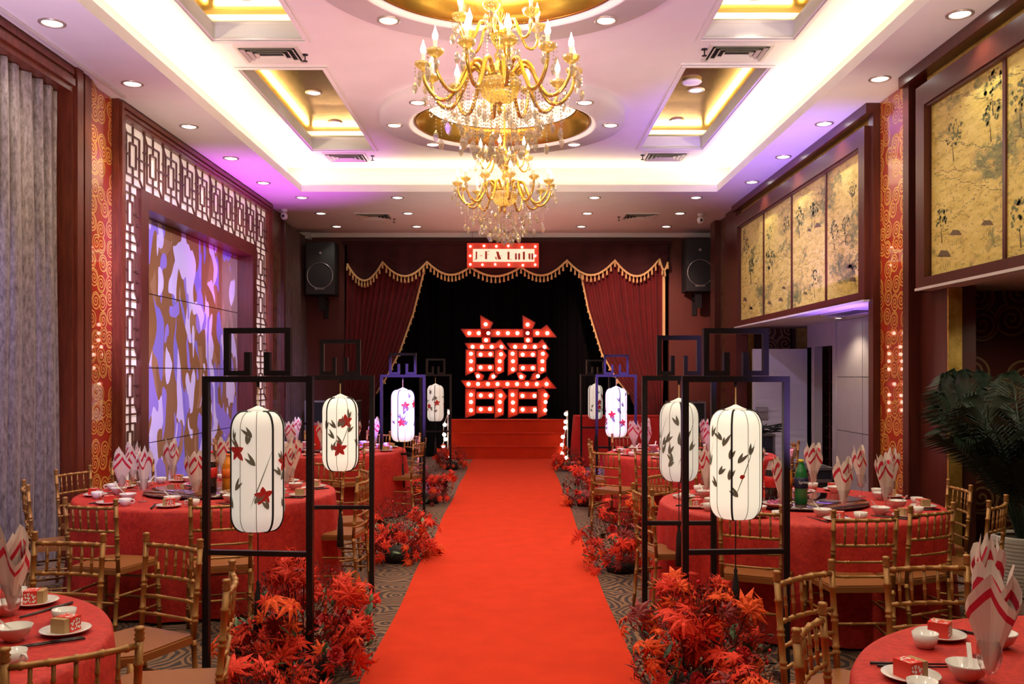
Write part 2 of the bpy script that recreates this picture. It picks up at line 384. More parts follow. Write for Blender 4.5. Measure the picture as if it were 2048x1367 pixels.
def glass(name, col, alpha, rough=.02):
    t = NT(name); t.t.nodes.remove(t.b); o = t.t.nodes['Material Output']; tr = t.n('ShaderNodeBsdfTransparent'); tr.inputs[0].default_value = (*col, 1)
    gl = t.n('ShaderNodeBsdfGlossy'); gl.inputs['Roughness'].default_value = rough; lw = t.n('ShaderNodeLayerWeight'); lw.inputs[0].default_value = .35
    mx = t.n('ShaderNodeMixShader'); t.l(t.math('ADD', t.math('MULTIPLY', lw.outputs['Facing'], alpha), .06), mx.inputs[0]); t.l(tr.outputs[0], mx.inputs[1]); t.l(gl.outputs[0], mx.inputs[2]); t.l(mx.outputs[0], o.inputs[0]); return t.mat
M['glass'] = glass('clear_glass', (.95, .93, .92), .8)
def lit_glass(name, col, wt, wg, rough):
    t = NT(name); t.t.nodes.remove(t.b); o = t.t.nodes['Material Output']; tr = t.n('ShaderNodeBsdfTransparent'); tr.inputs[0].default_value = (*col, 1)
    gl = t.n('ShaderNodeBsdfGlossy'); gl.inputs['Roughness'].default_value = rough; tl = t.n('ShaderNodeBsdfTranslucent'); tl.inputs[0].default_value = (*col, 1); df = t.n('ShaderNodeBsdfDiffuse'); df.inputs[0].default_value = (*col, 1)
    m0 = t.n('ShaderNodeMixShader'); m0.inputs[0].default_value = .5; t.l(tl.outputs[0], m0.inputs[1]); t.l(df.outputs[0], m0.inputs[2])
    m1 = t.n('ShaderNodeMixShader'); m1.inputs[0].default_value = wt; t.l(m0.outputs[0], m1.inputs[1]); t.l(tr.outputs[0], m1.inputs[2])
    m2 = t.n('ShaderNodeMixShader'); m2.inputs[0].default_value = wg; t.l(m1.outputs[0], m2.inputs[1]); t.l(gl.outputs[0], m2.inputs[2]); t.l(m2.outputs[0], o.inputs[0]); return t.mat
M['crystal'] = lit_glass('cream_crystal', (1, .94, .80), .78, .34, .05)
M['bowlglass'] = lit_glass('gold_ribbed_glass', (1, .76, .20), .22, .34, .08)
M['amber'] = lit_glass('amber_glass', (1, .80, .28), .5, .34, .05)
t = NT('smoked_glass_turntable'); t.set(Base_Color=(.06, .025, .03), Roughness=.04, Coat_Weight=1.0); M['smoke'] = t.mat
M['cola'] = mat('cola_bottle', (.012, .005, .004), .08, coat=.5)
M['green'] = mat('green_bottle', (.01, .16, .035), .08, coat=.5)
M['dgreen'] = mat('dark_green_bottle', (.01, .05, .015), .08, coat=.5)
M['juice'] = mat('orange_juice', (.75, .25, .02), .15)
M['colalabel'] = mat('red_label', (.6, .015, .012), .4)
M['navylabel'] = mat('navy_label', (.012, .018, .06), .4)
M['caped'] = mat('red_cap', (.75, .02, .015), .4); M['capy'] = mat('yellow_cap', (.75, .65, .02), .4); M['capo'] = mat('orange_cap', (.85, .18, .02), .4)
M['giftred'] = mat('red_gift_bag', (.72, .02, .012), .4, coat=.2)
M['clearneck'] = mat('pale_bottle_neck', (.35, .22, .2), .1, coat=.4)
M['sweet'] = mat('wrapped_sweets', (.6, .1, .25), .3, vary=.8, vscale=60)
M['bread'] = mat('biscuits', (.55, .3, .12), .6)
# ================================================================== ROOM SHELL
XL, XR, YB, YF = -4.2, 5.0, 20.2, -1.0
m = MB().box(XL-.1, XR+.1, YF-.1, YB, -.1, 0); struct('floor', m, M['carpet'])
# main ceiling with rectangular and round openings
def rect_hole_plane(mb, X0, X1, Y0, Y1, z, holes):
    xs = sorted({X0, X1, *[h[0] for h in holes], *[h[1] for h in holes]}); ys = sorted({Y0, Y1, *[h[2] for h in holes], *[h[3] for h in holes]})
    for i in range(len(xs)-1):
        for j in range(len(ys)-1):
            cx, cy = (xs[i]+xs[i+1])/2, (ys[j]+ys[j+1])/2
            if any(h[0] < cx < h[1] and h[2] < cy < h[3] for h in holes): continue
            mb.quad((xs[i], ys[j], z), (xs[i], ys[j+1], z), (xs[i+1], ys[j+1], z), (xs[i+1], ys[j], z))
m = MB(); sq = [(mx-1.6, mx+1.6, my-1.6, my+1.6) for (mx, my) in MED]
rect_hole_plane(m, -3.42, 3.25, YF, 13.72, HC, COFF+sq)
for (mx, my) in MED:
    n = 64; out = []; inn = []
    for k in range(n):
        a = TAU*k/n; c_, s_ = math.cos(a), math.sin(a); r = 1.6/max(abs(c_), abs(s_)); out.append((mx+r*c_, my+r*s_, HC)); inn.append((mx+1.15*c_, my+1.15*s_, HC))
    m.add(out+inn, [(k, (k+1) % n, n+(k+1) % n, n+k) for k in range(n)])
m.box(-3.6, 3.5, YF-.1, 13.9, HC+.45, HC+.5)
ceil = struct('ceiling', m, M['ceil'])
# soffit boards round the room, fascia and cove walls
m = MB().box(XL-.1, -3.185, YF, YB, HS, HS+.035).box(3.015, 4.1, YF, YB, HS, HS+.035).box(-3.185, 3.015, 13.465, YB, HS, HS+.035)
struct('ceiling_soffit', m, M['ceil'], ceil)
m = MB().box(-3.19, -3.15, YF, 13.47, HS-.003, HS+.10).box(2.98, 3.02, YF, 13.47, HS-.003, HS+.10).box(-3.15, 2.98, 13.43, 13.47, HS-.003, HS+.10)
struct('fascia', m, M['ceil'], ceil)
m = MB().box(-3.44, -3.40, YF, 13.74, HS+.035, HC+.02).box(3.23, 3.27, YF, 13.74, HS+.035, HC+.02).box(-3.42, 3.25, 13.70, 13.74, HS+.035, HC+.02)
struct('cove_wall', m, M['ceil'], ceil)
m = MB().box(XL-.1, -3.9, 17.3, 17.5, 4.16, HS).box(-3.9, 3.9, 17.40, 17.5, 4.20, HS); struct('trim_1', m, M['ceil'])
# medallions
for (mx, my) in MED:
    m = MB().lathe([(1.45, HC+.01), (1.45, HM), (1.14, HM), (1.14, HM-.015), (1.10, HM-.02), (1.09, HM+.0), (1.06, HM+.012), (1.05, HM+.04)], 96, mx, my)
    struct('medallion_ring', m, M['ceil'], ceil)
    m = MB().lathe([(1.05, HM+.03), (1.035, HM+.005), (1.02, HM+.012), (1.0, HM+.06), (.965, HM+.085), (.955, HM+.13), (.90, HM+.17), (.90, HM+.19), (.88, HM+.20)], 96, mx, my)
    struct('medallion_gold_band', m, M['goldtrim'], ceil)
    m = MB().lathe([(.88, HM+.20), (.87, HM+.27), (.80, HM+.29), (.001, HM+.34)], 64, mx, my)
    struct('medallion_dish', m, M['ceil'], ceil)
# coffers
for (x0, x1, y0, y1) in COFF:
    m = MB()
    for (u, wd_, z) in ((.05, .07, -.012), (.035, .035, -.03)):
        X0, X1, Y0, Y1 = x0-u, x1+u, y0-u, y1+u
        m.box(X0, X0+wd_, Y0, Y1, HC+z, HC-.0005+(z+.012)).box(X1-wd_, X1, Y0, Y1, HC+z, HC-.0005+(z+.012))
        m.box(X0+wd_, X1-wd_, Y0, Y0+wd_, HC+z, HC-.0005+(z+.012)).box(X0+wd_, X1-wd_, Y1-wd_, Y1, HC+z, HC-.0005+(z+.012))
    struct('coffer_moulding', m, M['ceil'], ceil)
    m = MB().box(x0-.02, x0, y0, y1, HC-.01, HC+.129).box(x1, x1+.02, y0, y1, HC-.01, HC+.129).box(x0, x1, y0-.02, y0, HC-.01, HC+.129).box(x0, x1, y1, y1+.02, HC-.01, HC+.129)
    o = .14; m.box(x0-o, x0-.0, y0-o, y1+o, HC+.13, HC+.16).box(x1, x1+o, y0-o, y1+o, HC+.13, HC+.16).box(x0-o, x1+o, y0-o, y0, HC+.13, HC+.16).box(x0-o, x1+o, y1, y1+o, HC+.13, HC+.16)
    m.box(x0-o-.02, x0-o, y0-o, y1+o, HC+.13, HC+.3).box(x1+o, x1+o+.02, y0-o, y1+o, HC+.13, HC+.3).box(x0-o, x1+o, y0-o-.02, y0-o, HC+.13, HC+.3).box(x0-o, x1+o, y1+o, y1+o+.02, HC+.13, HC+.3)
    struct('coffer_lining', m, M['ceil'], ceil)
    k = 4
    for i in range(k):
        a = y0-o+(y1-y0+2*o)*i/k; b = y0-o+(y1-y0+2*o)*(i+1)/k
        struct('gold_ceiling_panel', MB().box(x0-o, x1+o, a+.002, b-.002, HC+.28, HC+.30), M['goldpanel'], ceil)
# walls
struct('wall_front', MB().box(XL, XR, YF-.1, YF, 0, 5.1), M['wallred'])
struct('wall_left', MB().box(XL-.1, XL, YF, YB, 0, 5.1), M['darkwall'])
struct('wall_right', MB().box(XR, XR+.1, YF, YB, 0, 5.1), M['darkwall'])
m = MB().box(XL, -3.28, 17.5, 17.62, 0, HS).box(2.96, 5.0, 17.5, 17.62, 0, HS).box(-3.28, 2.96, 17.5, 17.62, 4.10, HS).box(XL, XR, YB-.1, YB, 0, 5)
wb = struct('wall_back', m, M['wallred'])
# stage
m = MB().box(-3.9, 3.9, 17.50, YB-.1, 0, .72); struct('stage_floor', m, M['blackcloth'])
m = MB(); n = 120
for i in range(n):
    a, b = -3.3+6.3*i/n, -3.3+6.3*(i+1)/n; f_ = lambda x: 18.9+.05*math.sin(x*17)+.02*math.sin(x*41)
    m.quad((a, f_(a), .72), (b, f_(b), .72), (b, f_(b), 4.27), (a, f_(a), 4.27))
m.smooth = True; o = link('backdrop_curtain', m.mesh('backdrop_curtain', M['blackcloth'])); tag(o, 'black pleated backdrop curtain hanging at the rear of the stage', 'curtain')
for (s0, s1, sd) in ((-3.28, -1.30, 'left'), (1.02, 2.96, 'right')):
    m = MB(); n = 60; f_ = lambda x: 17.44+.02*math.sin(x*40)
    for i in range(n):
        a, b_ = s0+(s1-s0)*i/n, s0+(s1-s0)*(i+1)/n; m.quad((a, f_(a), .01), (b_, f_(b_), .01), (b_, f_(b_), .73), (a, f_(a), .73))
    o = link('stage_skirt', m.mesh('stage_skirt', M['blackcloth'])); tag(o, f'black cloth skirt along the stage front {sd} of the red steps', 'skirt')
# stage steps wrapped in red carpet
st = thing('stage_steps', 'three red carpeted steps leading up to the stage', 'steps', (-.14, 16.93, 0))
for k in range(3): part(st, 'step', MB().box(-1.09, 1.09, .18*k, .56, .24*k, .24*(k+1)-.012).box(-1.10, 1.10, .18*k-.012, .56, .24*(k+1)-.02, .24*(k+1)), M['runner'])
# red runner
m = MB(); n = 60
for i in range(n):
    y0, y1 = .3+16.62*i/n, .3+16.62*(i+1)/n
    e = lambda y: .008*math.sin(y*2.3)
    m.add([(-.79+e(y0), y0, .004), (.645+e(y0+1), y0, .004), (.645+e(y1+1), y1, .004), (-.79+e(y1), y1, .004), (-.79+e(y0), y0, .016), (.645+e(y0+1), y0, .016), (.645+e(y1+1), y1, .016), (-.79+e(y1), y1, .016)],
          [(4, 5, 6, 7), (0, 4, 7, 3), (1, 2, 6, 5)])
o = link('aisle_runner', m.mesh('aisle_runner', M['runner'])); tag(o, 'long red carpet runner down the centre aisle to the stage steps', 'carpet')

# ------------------------------------------------------------------ left wall dressings
def moulded(name, y0, y1, z0, z1, x, d, wd, mt, right=False):
    """picture-frame surround on a wall plane: two posts and a header with a stepped profile"""
    s = -1 if right else 1; m = MB()
    for (a, b, dd) in ((0, 1, d), (.12, .42, d+.025), (.55, .75, d+.015)):
        def bx(ya, yb, za, zb):
            xa, xb = sorted((x, x+s*dd)); m.box(xa, xb, ya, yb, za, zb)
        bx(y0+wd*a, y0+wd*b, z0, z1-wd*a); bx(y1-wd*b, y1-wd*a, z0, z1-wd*a); bx(y0+wd*b, y1-wd*b, z1-wd*b, z1-wd*a)
    return m
WL = thing('curtain_surround', 'red-brown moulded timber surround of the near left grey curtain', 'frame', (0, 0, 0))
m = MB()
for (a, b, x) in ((7.93, 8.30, -3.86), (7.97, 8.08, -3.83), (8.14, 8.22, -3.845)): m.box(-4.19, x, a, b, 0, HS-.001)
part(WL, 'post', m, M['wood2'])
m = MB()
for (a, b, x) in ((4.05, HS-.002, -3.86), (4.10, 4.16, -3.83), (4.20, 4.25, -3.84)): m.box(-4.19, x, YF, 7.93, a, b)
part(WL, 'header', m, M['wood2'])
def pleats(name, x, y0, y1, z0, z1, amp, per, mt, label, seed=0, axis='y', nz=6, grp=None):
    rr = random.Random(seed); L = y1-y0; n = max(20, int(L/per*10)); ph = [rr.uniform(0, TAU) for _ in range(4)]
    m = MB(); m.smooth = True
    g = lambda u, w_: amp*(.75*math.sin(u/per*TAU+1.1*math.sin(u*1.7+ph[0]))+.25*math.sin(u/per*TAU*2.3+ph[1])) + .015*math.sin(w_*1.2+u*3+ph[2])
    V = []
    for j in range(nz+1):
        z = z0+(z1-z0)*j/nz
        for i in range(n+1):
            u = y0+L*i/n; d = g(u, z)
            V.append((x+d, u, z) if axis == 'y' else (u, x+d, z))
    m.add(V, [(j*(n+1)+i, j*(n+1)+i+1, (j+1)*(n+1)+i+1, (j+1)*(n+1)+i) for j in range(nz) for i in range(n)])
    o = link(name, m.mesh(name, mt)); tag(o, label, 'curtain', grp); return o
pleats('curtain', -3.97, 1.5, 7.9, .02, 4.045, .060, .18, M['greycurtain'], 'silvery grey pleated floor-length curtain at the near left wall', 3)
pleats('curtain', -4.0, 15.35, 17.35, .02, 4.2, .05, .17, M['browncurtain'], 'dull brown-grey pleated curtain in the rear left corner beside the wall speaker', 5)
P_ = thing('swirl_pilaster', 'orange-red glass pilaster with gold swirls on the left wall', 'pilaster', (0, 0, 0))
part(P_, 'glass_panel', MB().box(-4.19, -3.93, 8.305, 8.865, 0, HS-.002), M['swirl'])
# carved lattice screen with the inset patterned panel
LS = thing('lattice_screen', 'dark timber lattice screen framing the purple lit panel on the left wall', 'screen', (0, 0, 0))
m = moulded('f', 8.87, 14.45, 0, HS-.003, -4.19, .33, .155, M['wood2']); part(LS, 'surround', m, M['wood2'])
part(LS, 'backlight', MB().box(-3.935, -3.925, 9.02, 9.43, .1, 4.15).box(-3.935, -3.925, 13.63, 14.3, .1, 4.15).box(-3.935, -3.925, 9.43, 13.63, 3.51, 4.15), M['backlit'])
m = MB().box(-4.12, -3.87, 9.43, 9.62, 0, 3.51).box(-4.12, -3.87, 13.44, 13.63, 0, 3.51).box(-4.12, -3.87, 9.62, 13.44, 3.33, 3.51); part(LS, 'inner_frame', m, M['wood'])
ys_ = [9.62, 10.86, 12.13, 13.44]; zs_ = [0, .82, 1.66, 2.49, 3.33]
for i in range(3):
    for j in range(4): part(LS, 'patterned_panel', MB().box(-4.14, -4.10, ys_[i]+.004, ys_[i+1]-.004, zs_[j]+.005, zs_[j+1]-.005), M['camo'])
xl = -3.905
def lat(p, q, wd=.018): part(LS, 'lattice_slat', MB().bar((xl, *p), (xl, *q), wd, .018, (1, 0, 0)), M['lattice'])
def unit_bars(y, z, w_, h):
    c, d = y+w_/2, z+h/2; a, b_ = w_*.15, h*.20; e, f_ = w_*.31, h*.34
    L = [((c-a, d-b_), (c+a, d-b_)), ((c-a, d+b_), (c+a, d+b_)), ((c-a, d-b_), (c-a, d+b_)), ((c+a, d-b_), (c+a, d+b_)), ((c, d+b_), (c, z+h)), ((c, z), (c, d-b_)), ((y, d), (c-a, d)), ((c+a, d), (y+w_, d))]
    L += [((c-e, d-f_), (c-e, d+f_)), ((c+e, d-f_), (c+e, d+f_)), ((c-e, d+f_), (c+e, d+f_)), ((c-e, d-f_), (c+e, d-f_)), ((c-.44*w_, z), (c-.44*w_, z+h))]
    L += [((c-e, d+.5*b_+.04), (y, d+.5*b_+.04)), ((c+e, d-.5*b_-.04), (y+w_, d-.5*b_-.04)), ((c-e, d+f_), (y, z+h)), ((c+e, d-f_), (y+w_, z)), ((y, z), (y+w_, z))]
    return L
rest = MB()
for k in range(9):
    for p, q in unit_bars(9.04+.517*k, 3.515, .517, .60): lat(p, q)
for k in range(5):
    for p, q in unit_bars(9.03, .60+k*.583, .40, .583): lat(p, q)
for k in range(6):
    for p, q in unit_bars(13.66, .02+k*.583, .62, .583): rest.bar((xl, *p), (xl, *q), .018, .018, (1, 0, 0))
for p, q in unit_bars(9.03, .02, .40, .58)+unit_bars(13.69, 3.515, .6, .60): rest.bar((xl, *p), (xl, *q), .018, .018, (1, 0, 0))
part(LS, 'distant_lattice', rest, M['lattice'])['kind'] = 'stuff'
# narrow pilaster and corner
P_ = thing('swirl_pilaster', 'narrow dark pilaster with faint swirls at the rear of the left wall', 'pilaster')
part(P_, 'dark_panel', MB().box(-4.19, -3.93, 14.50, 15.26, 0, HS-.002), M['swirl_dark'])
part(P_, 'timber_edge', MB().box(-4.19, -3.87, 15.26, 15.36, 0, HS-.002).box(-4.19, -3.87, 14.46, 14.52, 0, HS-.002), M['wood'])

# ------------------------------------------------------------------ right wall
P_ = thing('swirl_pilaster', 'red glass pilaster with gold swirls between the painted screens on the right wall', 'pilaster')
part(P_, 'glass_panel', MB().box(3.62, 3.715, 8.265, 9.015, 0, HS-.002), M['swirl'])
M['pt_dark'] = mat('painted_dark_stroke', (.16, .11, .05), .7); M['pt_olive'] = mat('painted_olive_foliage', (.16, .18, .07), .7, vary=.4, vscale=9); M['pt_rust'] = mat('painted_rust_stroke', (.42, .16, .05), .7)
def painted_detail(parent, y0, y1, g):
    m = MB(); X = 3.5585
    def blob(y, z, r, mi):
        m.cur = mi; k = 7; m.add([(X, y+r*g.uniform(.6, 1.2)*math.cos(TAU*i/k), z+r*g.uniform(.5, 1)*math.sin(TAU*i/k)) for i in range(k)], [tuple(range(k))])
    def ln(y, z, dy, dz, w_, mi):
        m.cur = mi; L = math.hypot(dy, dz)+1e-6; ny, nz = -dz/L*w_, dy/L*w_; m.add([(X, y-ny, z-nz), (X, y+dy, z+dz), (X, y+ny, z+nz)], [(0, 1, 2)])
    cy = lambda v: max(y0+.05, min(y1-.05, v))
    for q in range(4):                              # trees
        y, z, s = g.uniform(y0+.15, y1-.15), g.choice((2.62, 2.8, 3.1, 3.45, 3.65)), g.uniform(.6, 1.1); ln(y, z-.16*s, .03*s, .22*s, .010, 0)
        for k in range(34): a, r = g.uniform(0, TAU), .15*s*math.sqrt(g.random()); blob(cy(y+r*math.cos(a)*1.1), min(3.85, z+.10+r*math.sin(a)*.9), g.uniform(.012, .03)*s, 1)
    for q in range(3):                              # small roofs
        y, z, s = g.uniform(y0+.2, y1-.2), g.choice((2.55, 2.7, 3.3)), g.uniform(.7, 1.2)
        m.cur = 0; m.add([(X, y-.10*s, z), (X, y+.12*s, z+.03), (X, y+.06*s, z+.07*s), (X, y-.05*s, z+.05*s)], [(0, 1, 2, 3)])
        for k in range(5): ln(y-.08*s+.035*s*k, z-.07*s, 0, .07*s, .003, 0)
    for q in range(5):                              # shore lines
        y, z = y0+.04, g.uniform(2.6, 3.7); dz = g.uniform(-.02, .02)
        for k in range(24): yy = y+(y1-y0-.08)*k/24; z += dz+.012*math.sin(k*1.3+q); ln(yy, z, (y1-y0)/22, .01, .0035, 0 if q % 2 else 1)
    for q in range(90): ln(g.uniform(y0+.03, y1-.03), g.uniform(2.46, 3.2), g.uniform(-.006, .006), g.uniform(.015, .035), .004, g.choice((0, 0, 2)))
    for q in range(50): ln(g.uniform(y0+.03, y1-.12), g.uniform(2.5, 3.8), g.uniform(.04, .09), g.uniform(-.01, .02), .0025, g.choice((0, 1)))
    part(parent, 'painted_detail', m, [M['pt_dark'], M['pt_olive'], M['pt_rust']])['kind'] = 'stuff'
def painted(y0, y1, cuts, label, ylo, yhi):
    t = thing('painted_screen', label, 'painting')
    m = MB().box(3.50, 3.62, y0, y1, 2.34, 2.42).box(3.50, 3.62, y0, y1, 3.90, 4.08)
    for (a, b) in ((y0, y0+.16), (y1-.16, y1)): m.box(3.50, 3.62, a, b, 2.42, 3.90)
    part(t, 'inner_frame', m, M['wood'])
    m = MB().box(3.52, 3.64, y0+.14, y1-.14, 3.88, 3.92); m.box(3.53, 3.6, y0+.14, y0+.2, 2.42, 3.9); part(t, 'reveal', m, M['lattice'])
    for i in range(len(cuts)-1): part(t, 'painted_panel', MB().box(3.56, 3.60, cuts[i]+.012, cuts[i+1]-.012, 2.42, 3.90), M['paint']); painted_detail(t, cuts[i]+.02, cuts[i+1]-.02, random.Random(i*7+int(y0)))
    for c_ in cuts[1:-1]: part(t, 'divider', MB().box(3.545, 3.6, c_-.02, c_+.02, 2.42, 3.90), M['wood'])
    part(t, 'gold_strip', MB().box(3.60, 3.66, y0, y1, 4.08, 4.18), M['goldleaf'])
    m = MB().box(3.48, 3.70, ylo, yhi, 4.18, HS-.002); m.box(3.52, 3.70, yhi-.12, yhi, 0, 4.18)
    m.box(3.55, 3.72, ylo, ylo+.12, 0, 4.18)
    part(t, 'outer_frame', m, M['wood'])
    part(t, 'bulkhead', MB().box(3.62, 3.72, y0, y1, 2.34, HS-.003), M['darkwall'])
    part(t, 'underside_board', MB().box(3.535, 3.725, y0, y1, 2.318, 2.338), M['ceil'])
    part(t, 'edge_trim', MB().box(3.49, 3.53, y0, y1, 2.315, 2.338), M['ventw'])
    return t
painted(9.12, 14.5, [9.26, 10.39, 11.68, 13.0, 14.34], 'four-panel ochre painted landscape screen high on the right wall near the stage', 9.02, 14.62)
painted(1.0, 7.95, [2.9, 4.2, 5.4, 6.6, 7.79], 'ochre painted landscape screen at the near right with a dark red frame', .9, 8.26)
# alcoves behind the bulkheads
m = MB().box(3.73, XR, YF, 8.2, 2.34, 2.40).box(3.73, XR, 9.1, 15.1, 2.34, 2.40); struct('ceiling_alcove', m, M['ceil'])
m = MB().box(3.63, 3.72, 7.625, 8.25, 0, 2.315).box(3.73, XR, 8.27, 9.1, 0, HS); wr = struct('wall_alcove', m, M['wood'])
struct('gold_strip', MB().box(3.62, 3.735, 7.60, 7.62, 0, 2.315), M['goldleaf'], wr)
struct('dark_post', MB().box(3.737, 3.86, 7.62, 8.25, 0, 2.338), M['lattice'], wr)
struct('swirl_wallpaper', MB().box(3.86, XR, 8.18, 8.25, 0, 2.338), M['swirl_x'], wr)
wf = struct('wall_alcove_rear', MB().box(3.76, XR, 15.1, 15.25, 0, HS), M['darkwall'])
struct('gold_strip', MB().box(3.83, 3.94, 15.0, 15.1, 0, 2.34), M['goldleaf'], wf)
struct('swirl_wallpaper', MB().box(4.08, 4.55, 15.04, 15.1, 0, 2.34), M['swirl_x'], wf)
struct('dark_post', MB().box(3.94, 4.08, 14.98, 15.1, 0, 2.34), M['lattice'], wf)
struct('gold_strip', MB().box(4.66, 4.86, 15.0, 15.1, 0, 2.34), M['goldleaf'], wf)
# beige partition with a dark doorway, open door
wp = struct('wall_partition', MB().box(4.60, 4.66, 9.1, 9.3, 0, 2.34), M['beige'])
for (a, b) in ((9.3, 10.2), (10.2, 11.1), (11.1, 12.0), (12.0, 12.95)):
    for (c_, d_) in ((0, .8), (.8, 1.55), (1.55, 2.34)): struct('wall_panel', MB().box(4.58, 4.66, a+.006, b-.006, c_+.004, d_-.004), M['beige'], wp)
struct('door_frame', MB().box(4.56, 4.68, 12.95, 13.08, 0, 2.34).box(4.56, 4.68, 13.86, 14.2, 0, 2.34).box(4.56, 4.68, 13.08, 13.86, 2.0, 2.34), M['beige'], wp)
m = MB()
for i in range(6): m.box(4.80, 4.82, 13.0+.18*i, 13.02+.18*i, 0, 2.0)
for i in range(12): m.box(4.80, 4.82, 12.9, 14.1, .1+.17*i, .115+.17*i)
struct('dark_lattice', m, M['lattice'], wp)
dr = struct('door_1', MB().box(3.72, 4.56, 14.22, 14.27, .01, 1.98), M['whitedoor'])
m = MB()
for i in range(18): m.box(3.76, 4.52, 14.214, 14.22, .12+.1*i, .165+.1*i)
struct('door_ribbing', m, M['whitedoor'], dr)
struct('door_handle', MB().box(3.76, 3.94, 14.19, 14.222, .88, 1.08).box(3.785, 3.915, 14.16, 14.19, 1.0, 1.03), M['alu'], dr)
struct('door_edge', MB().box(4.56, 4.64, 14.0, 14.27, .01, 2.0), M['alu'], dr)
# rear right pilaster
P_ = thing('swirl_pilaster', 'dark timber pilaster with a gold speckled strip at the rear of the right wall', 'pilaster')
part(P_, 'timber_post', MB().box(3.55, 3.74, 14.62, 15.35, 0, HS-.002).box(3.50, 3.74, 15.95, 16.3, 0, HS-.002), M['wood'])
part(P_, 'speckled_strip', MB().box(3.60, 3.74, 15.35, 15.95, 0, HS-.002), M['swirl_dark'])
struct('wall_corner', MB().box(3.75, 3.95, 16.3, 17.5, 0, HS), M['wood'])

# ------------------------------------------------------------------ stage curtains, valance
YC = 17.40
def zc5(u, v): return W(680+u/2.926, 450+v/2.926, YC)
def fringe_tassels(parent, pts, name='tassel', L=.085):
    for p in pts:
        part(parent, name, MB().lathe([(.003, 0), (.008, -.01), (.012, -.02), (.007, -.03), (.016, -.05), (.022, -L), (.001, -L)], 6), M['fringe'], loc=(p[0], p[1], p[2]))
def side_curtain(sgn, label):
    if sgn < 0:
        inner = [(480, 210), (495, 265), (430, 520), (350, 745), (265, 905), (215, 985), (190, 1100), (185, 1300)]; outer = [(40, 200), (38, 300), (35, 520), (30, 745), (28, 905), (30, 985), (60, 1100), (60, 1300)]
    else:
        inner = [(1395, 210), (1410, 290), (1450, 490), (1530, 750), (1620, 905), (1690, 990), (1735, 1100), (1740, 1300)]; outer = [(1895, 200), (1895, 290), (1893, 490), (1890, 750), (1890, 905), (1888, 985), (1885, 1100), (1885, 1300)]
    n = 90; m = MB(); m.smooth = True; V = []; 
    for (a, b) in zip(inner, outer):
        p, q = zc5(*a), zc5(*b)
        for i in range(n+1):
            f_ = i/n; r = p.lerp(q, f_); r.y += .035*math.sin(f_*TAU*13+.4*math.sin(f_*9)) + .012*math.sin(f_*TAU*31); r.y -= .05*(1 if a[1] > 800 else 0); V.append(r)
    m.add(V, [(j*(n+1)+i, j*(n+1)+i+1, (j+1)*(n+1)+i+1, (j+1)*(n+1)+i) for j in range(len(inner)-1) for i in range(n)])
    t = thing('stage_curtain', label, 'curtain', group=None); part(t, 'drape', m, M['velvet'])
    pts = [zc5(*a) for a in inner[:6]]; 
    part(t, 'gold_braid', MB().tube([p-Vector((0, .05, 0)) for p in pts], .02, 5), M['fringe'])
    tp = []
    for i in range(5):
        L = (pts[i+1]-pts[i]).length; k = max(1, int(L/.12))
        for j in range(k): q = pts[i].lerp(pts[i+1], j/k); tp.append((q.x, q.y-.06, q.z))
    fringe_tassels(t, tp, L=.075)
    if sgn > 0:
        part(t, 'outer_braid', MB().box(zc5(1890, 0).x-.02, zc5(1890, 0).x+.03, 17.32, 17.36, zc5(0, 660).z, zc5(0, 250).z), M['fringe'])
side_curtain(-1, 'dark red velvet stage curtain with gold fringe drawn to the left')
side_curtain(1, 'red velvet stage curtain with gold fringe drawn to the right')
peaks = [(694, 527), (765, 523), (854, 523), (940, 533), (1042, 533), (1134, 520), (1230, 520), (1319, 517), (1336, 524)]; lows = [561, 552, 549, 552, 550, 550, 552, 540]
bt = []
for i in range(len(peaks)-1):
    (x0, y0), (x1, y1) = peaks[i], peaks[i+1]; k = 24 if i < 7 else 6
    for j in range(k):
        f_ = j/k; base = y0+(y1-y0)*f_; sag = lows[i]-(y0+y1)/2; bt.append((x0+(x1-x0)*f_, base+sag*math.sin(PI*f_)**.9))
bt.append(peaks[-1])
t = thing('stage_valance', 'dark red scalloped valance with gold tasselled edge above the stage', 'curtain')
m = MB(); m.smooth = True; V = []; nz = 10
for (px, py) in bt:
    for j in range(nz+1):
        f_ = j/nz; p = W(px, 487+(py-487)*f_, 17.3); p.y += .035*math.sin(f_*f_*16+(py-487)*.09)*f_+.02*math.sin(px*.14); V.append(p)
m.add(V, [(i*(nz+1)+j, (i+1)*(nz+1)+j, (i+1)*(nz+1)+j+1, i*(nz+1)+j+1) for i in range(len(bt)-1) for j in range(nz)])
part(t, 'valance_cloth', m, M['velvetdark'])
part(t, 'gold_braid', MB().tube([W(px, py, 17.25) for (px, py) in bt], .022, 5), M['fringe'])
tp = [W(px, py+1, 17.24) for (px, py) in bt[::2]]
fringe_tassels(t, tp, L=.12)
m = MB().box(-3.3, 2.98, 17.28, 17.46, 4.055, 4.11); part(t, 'pelmet_rail', m, M['velvetdark'])

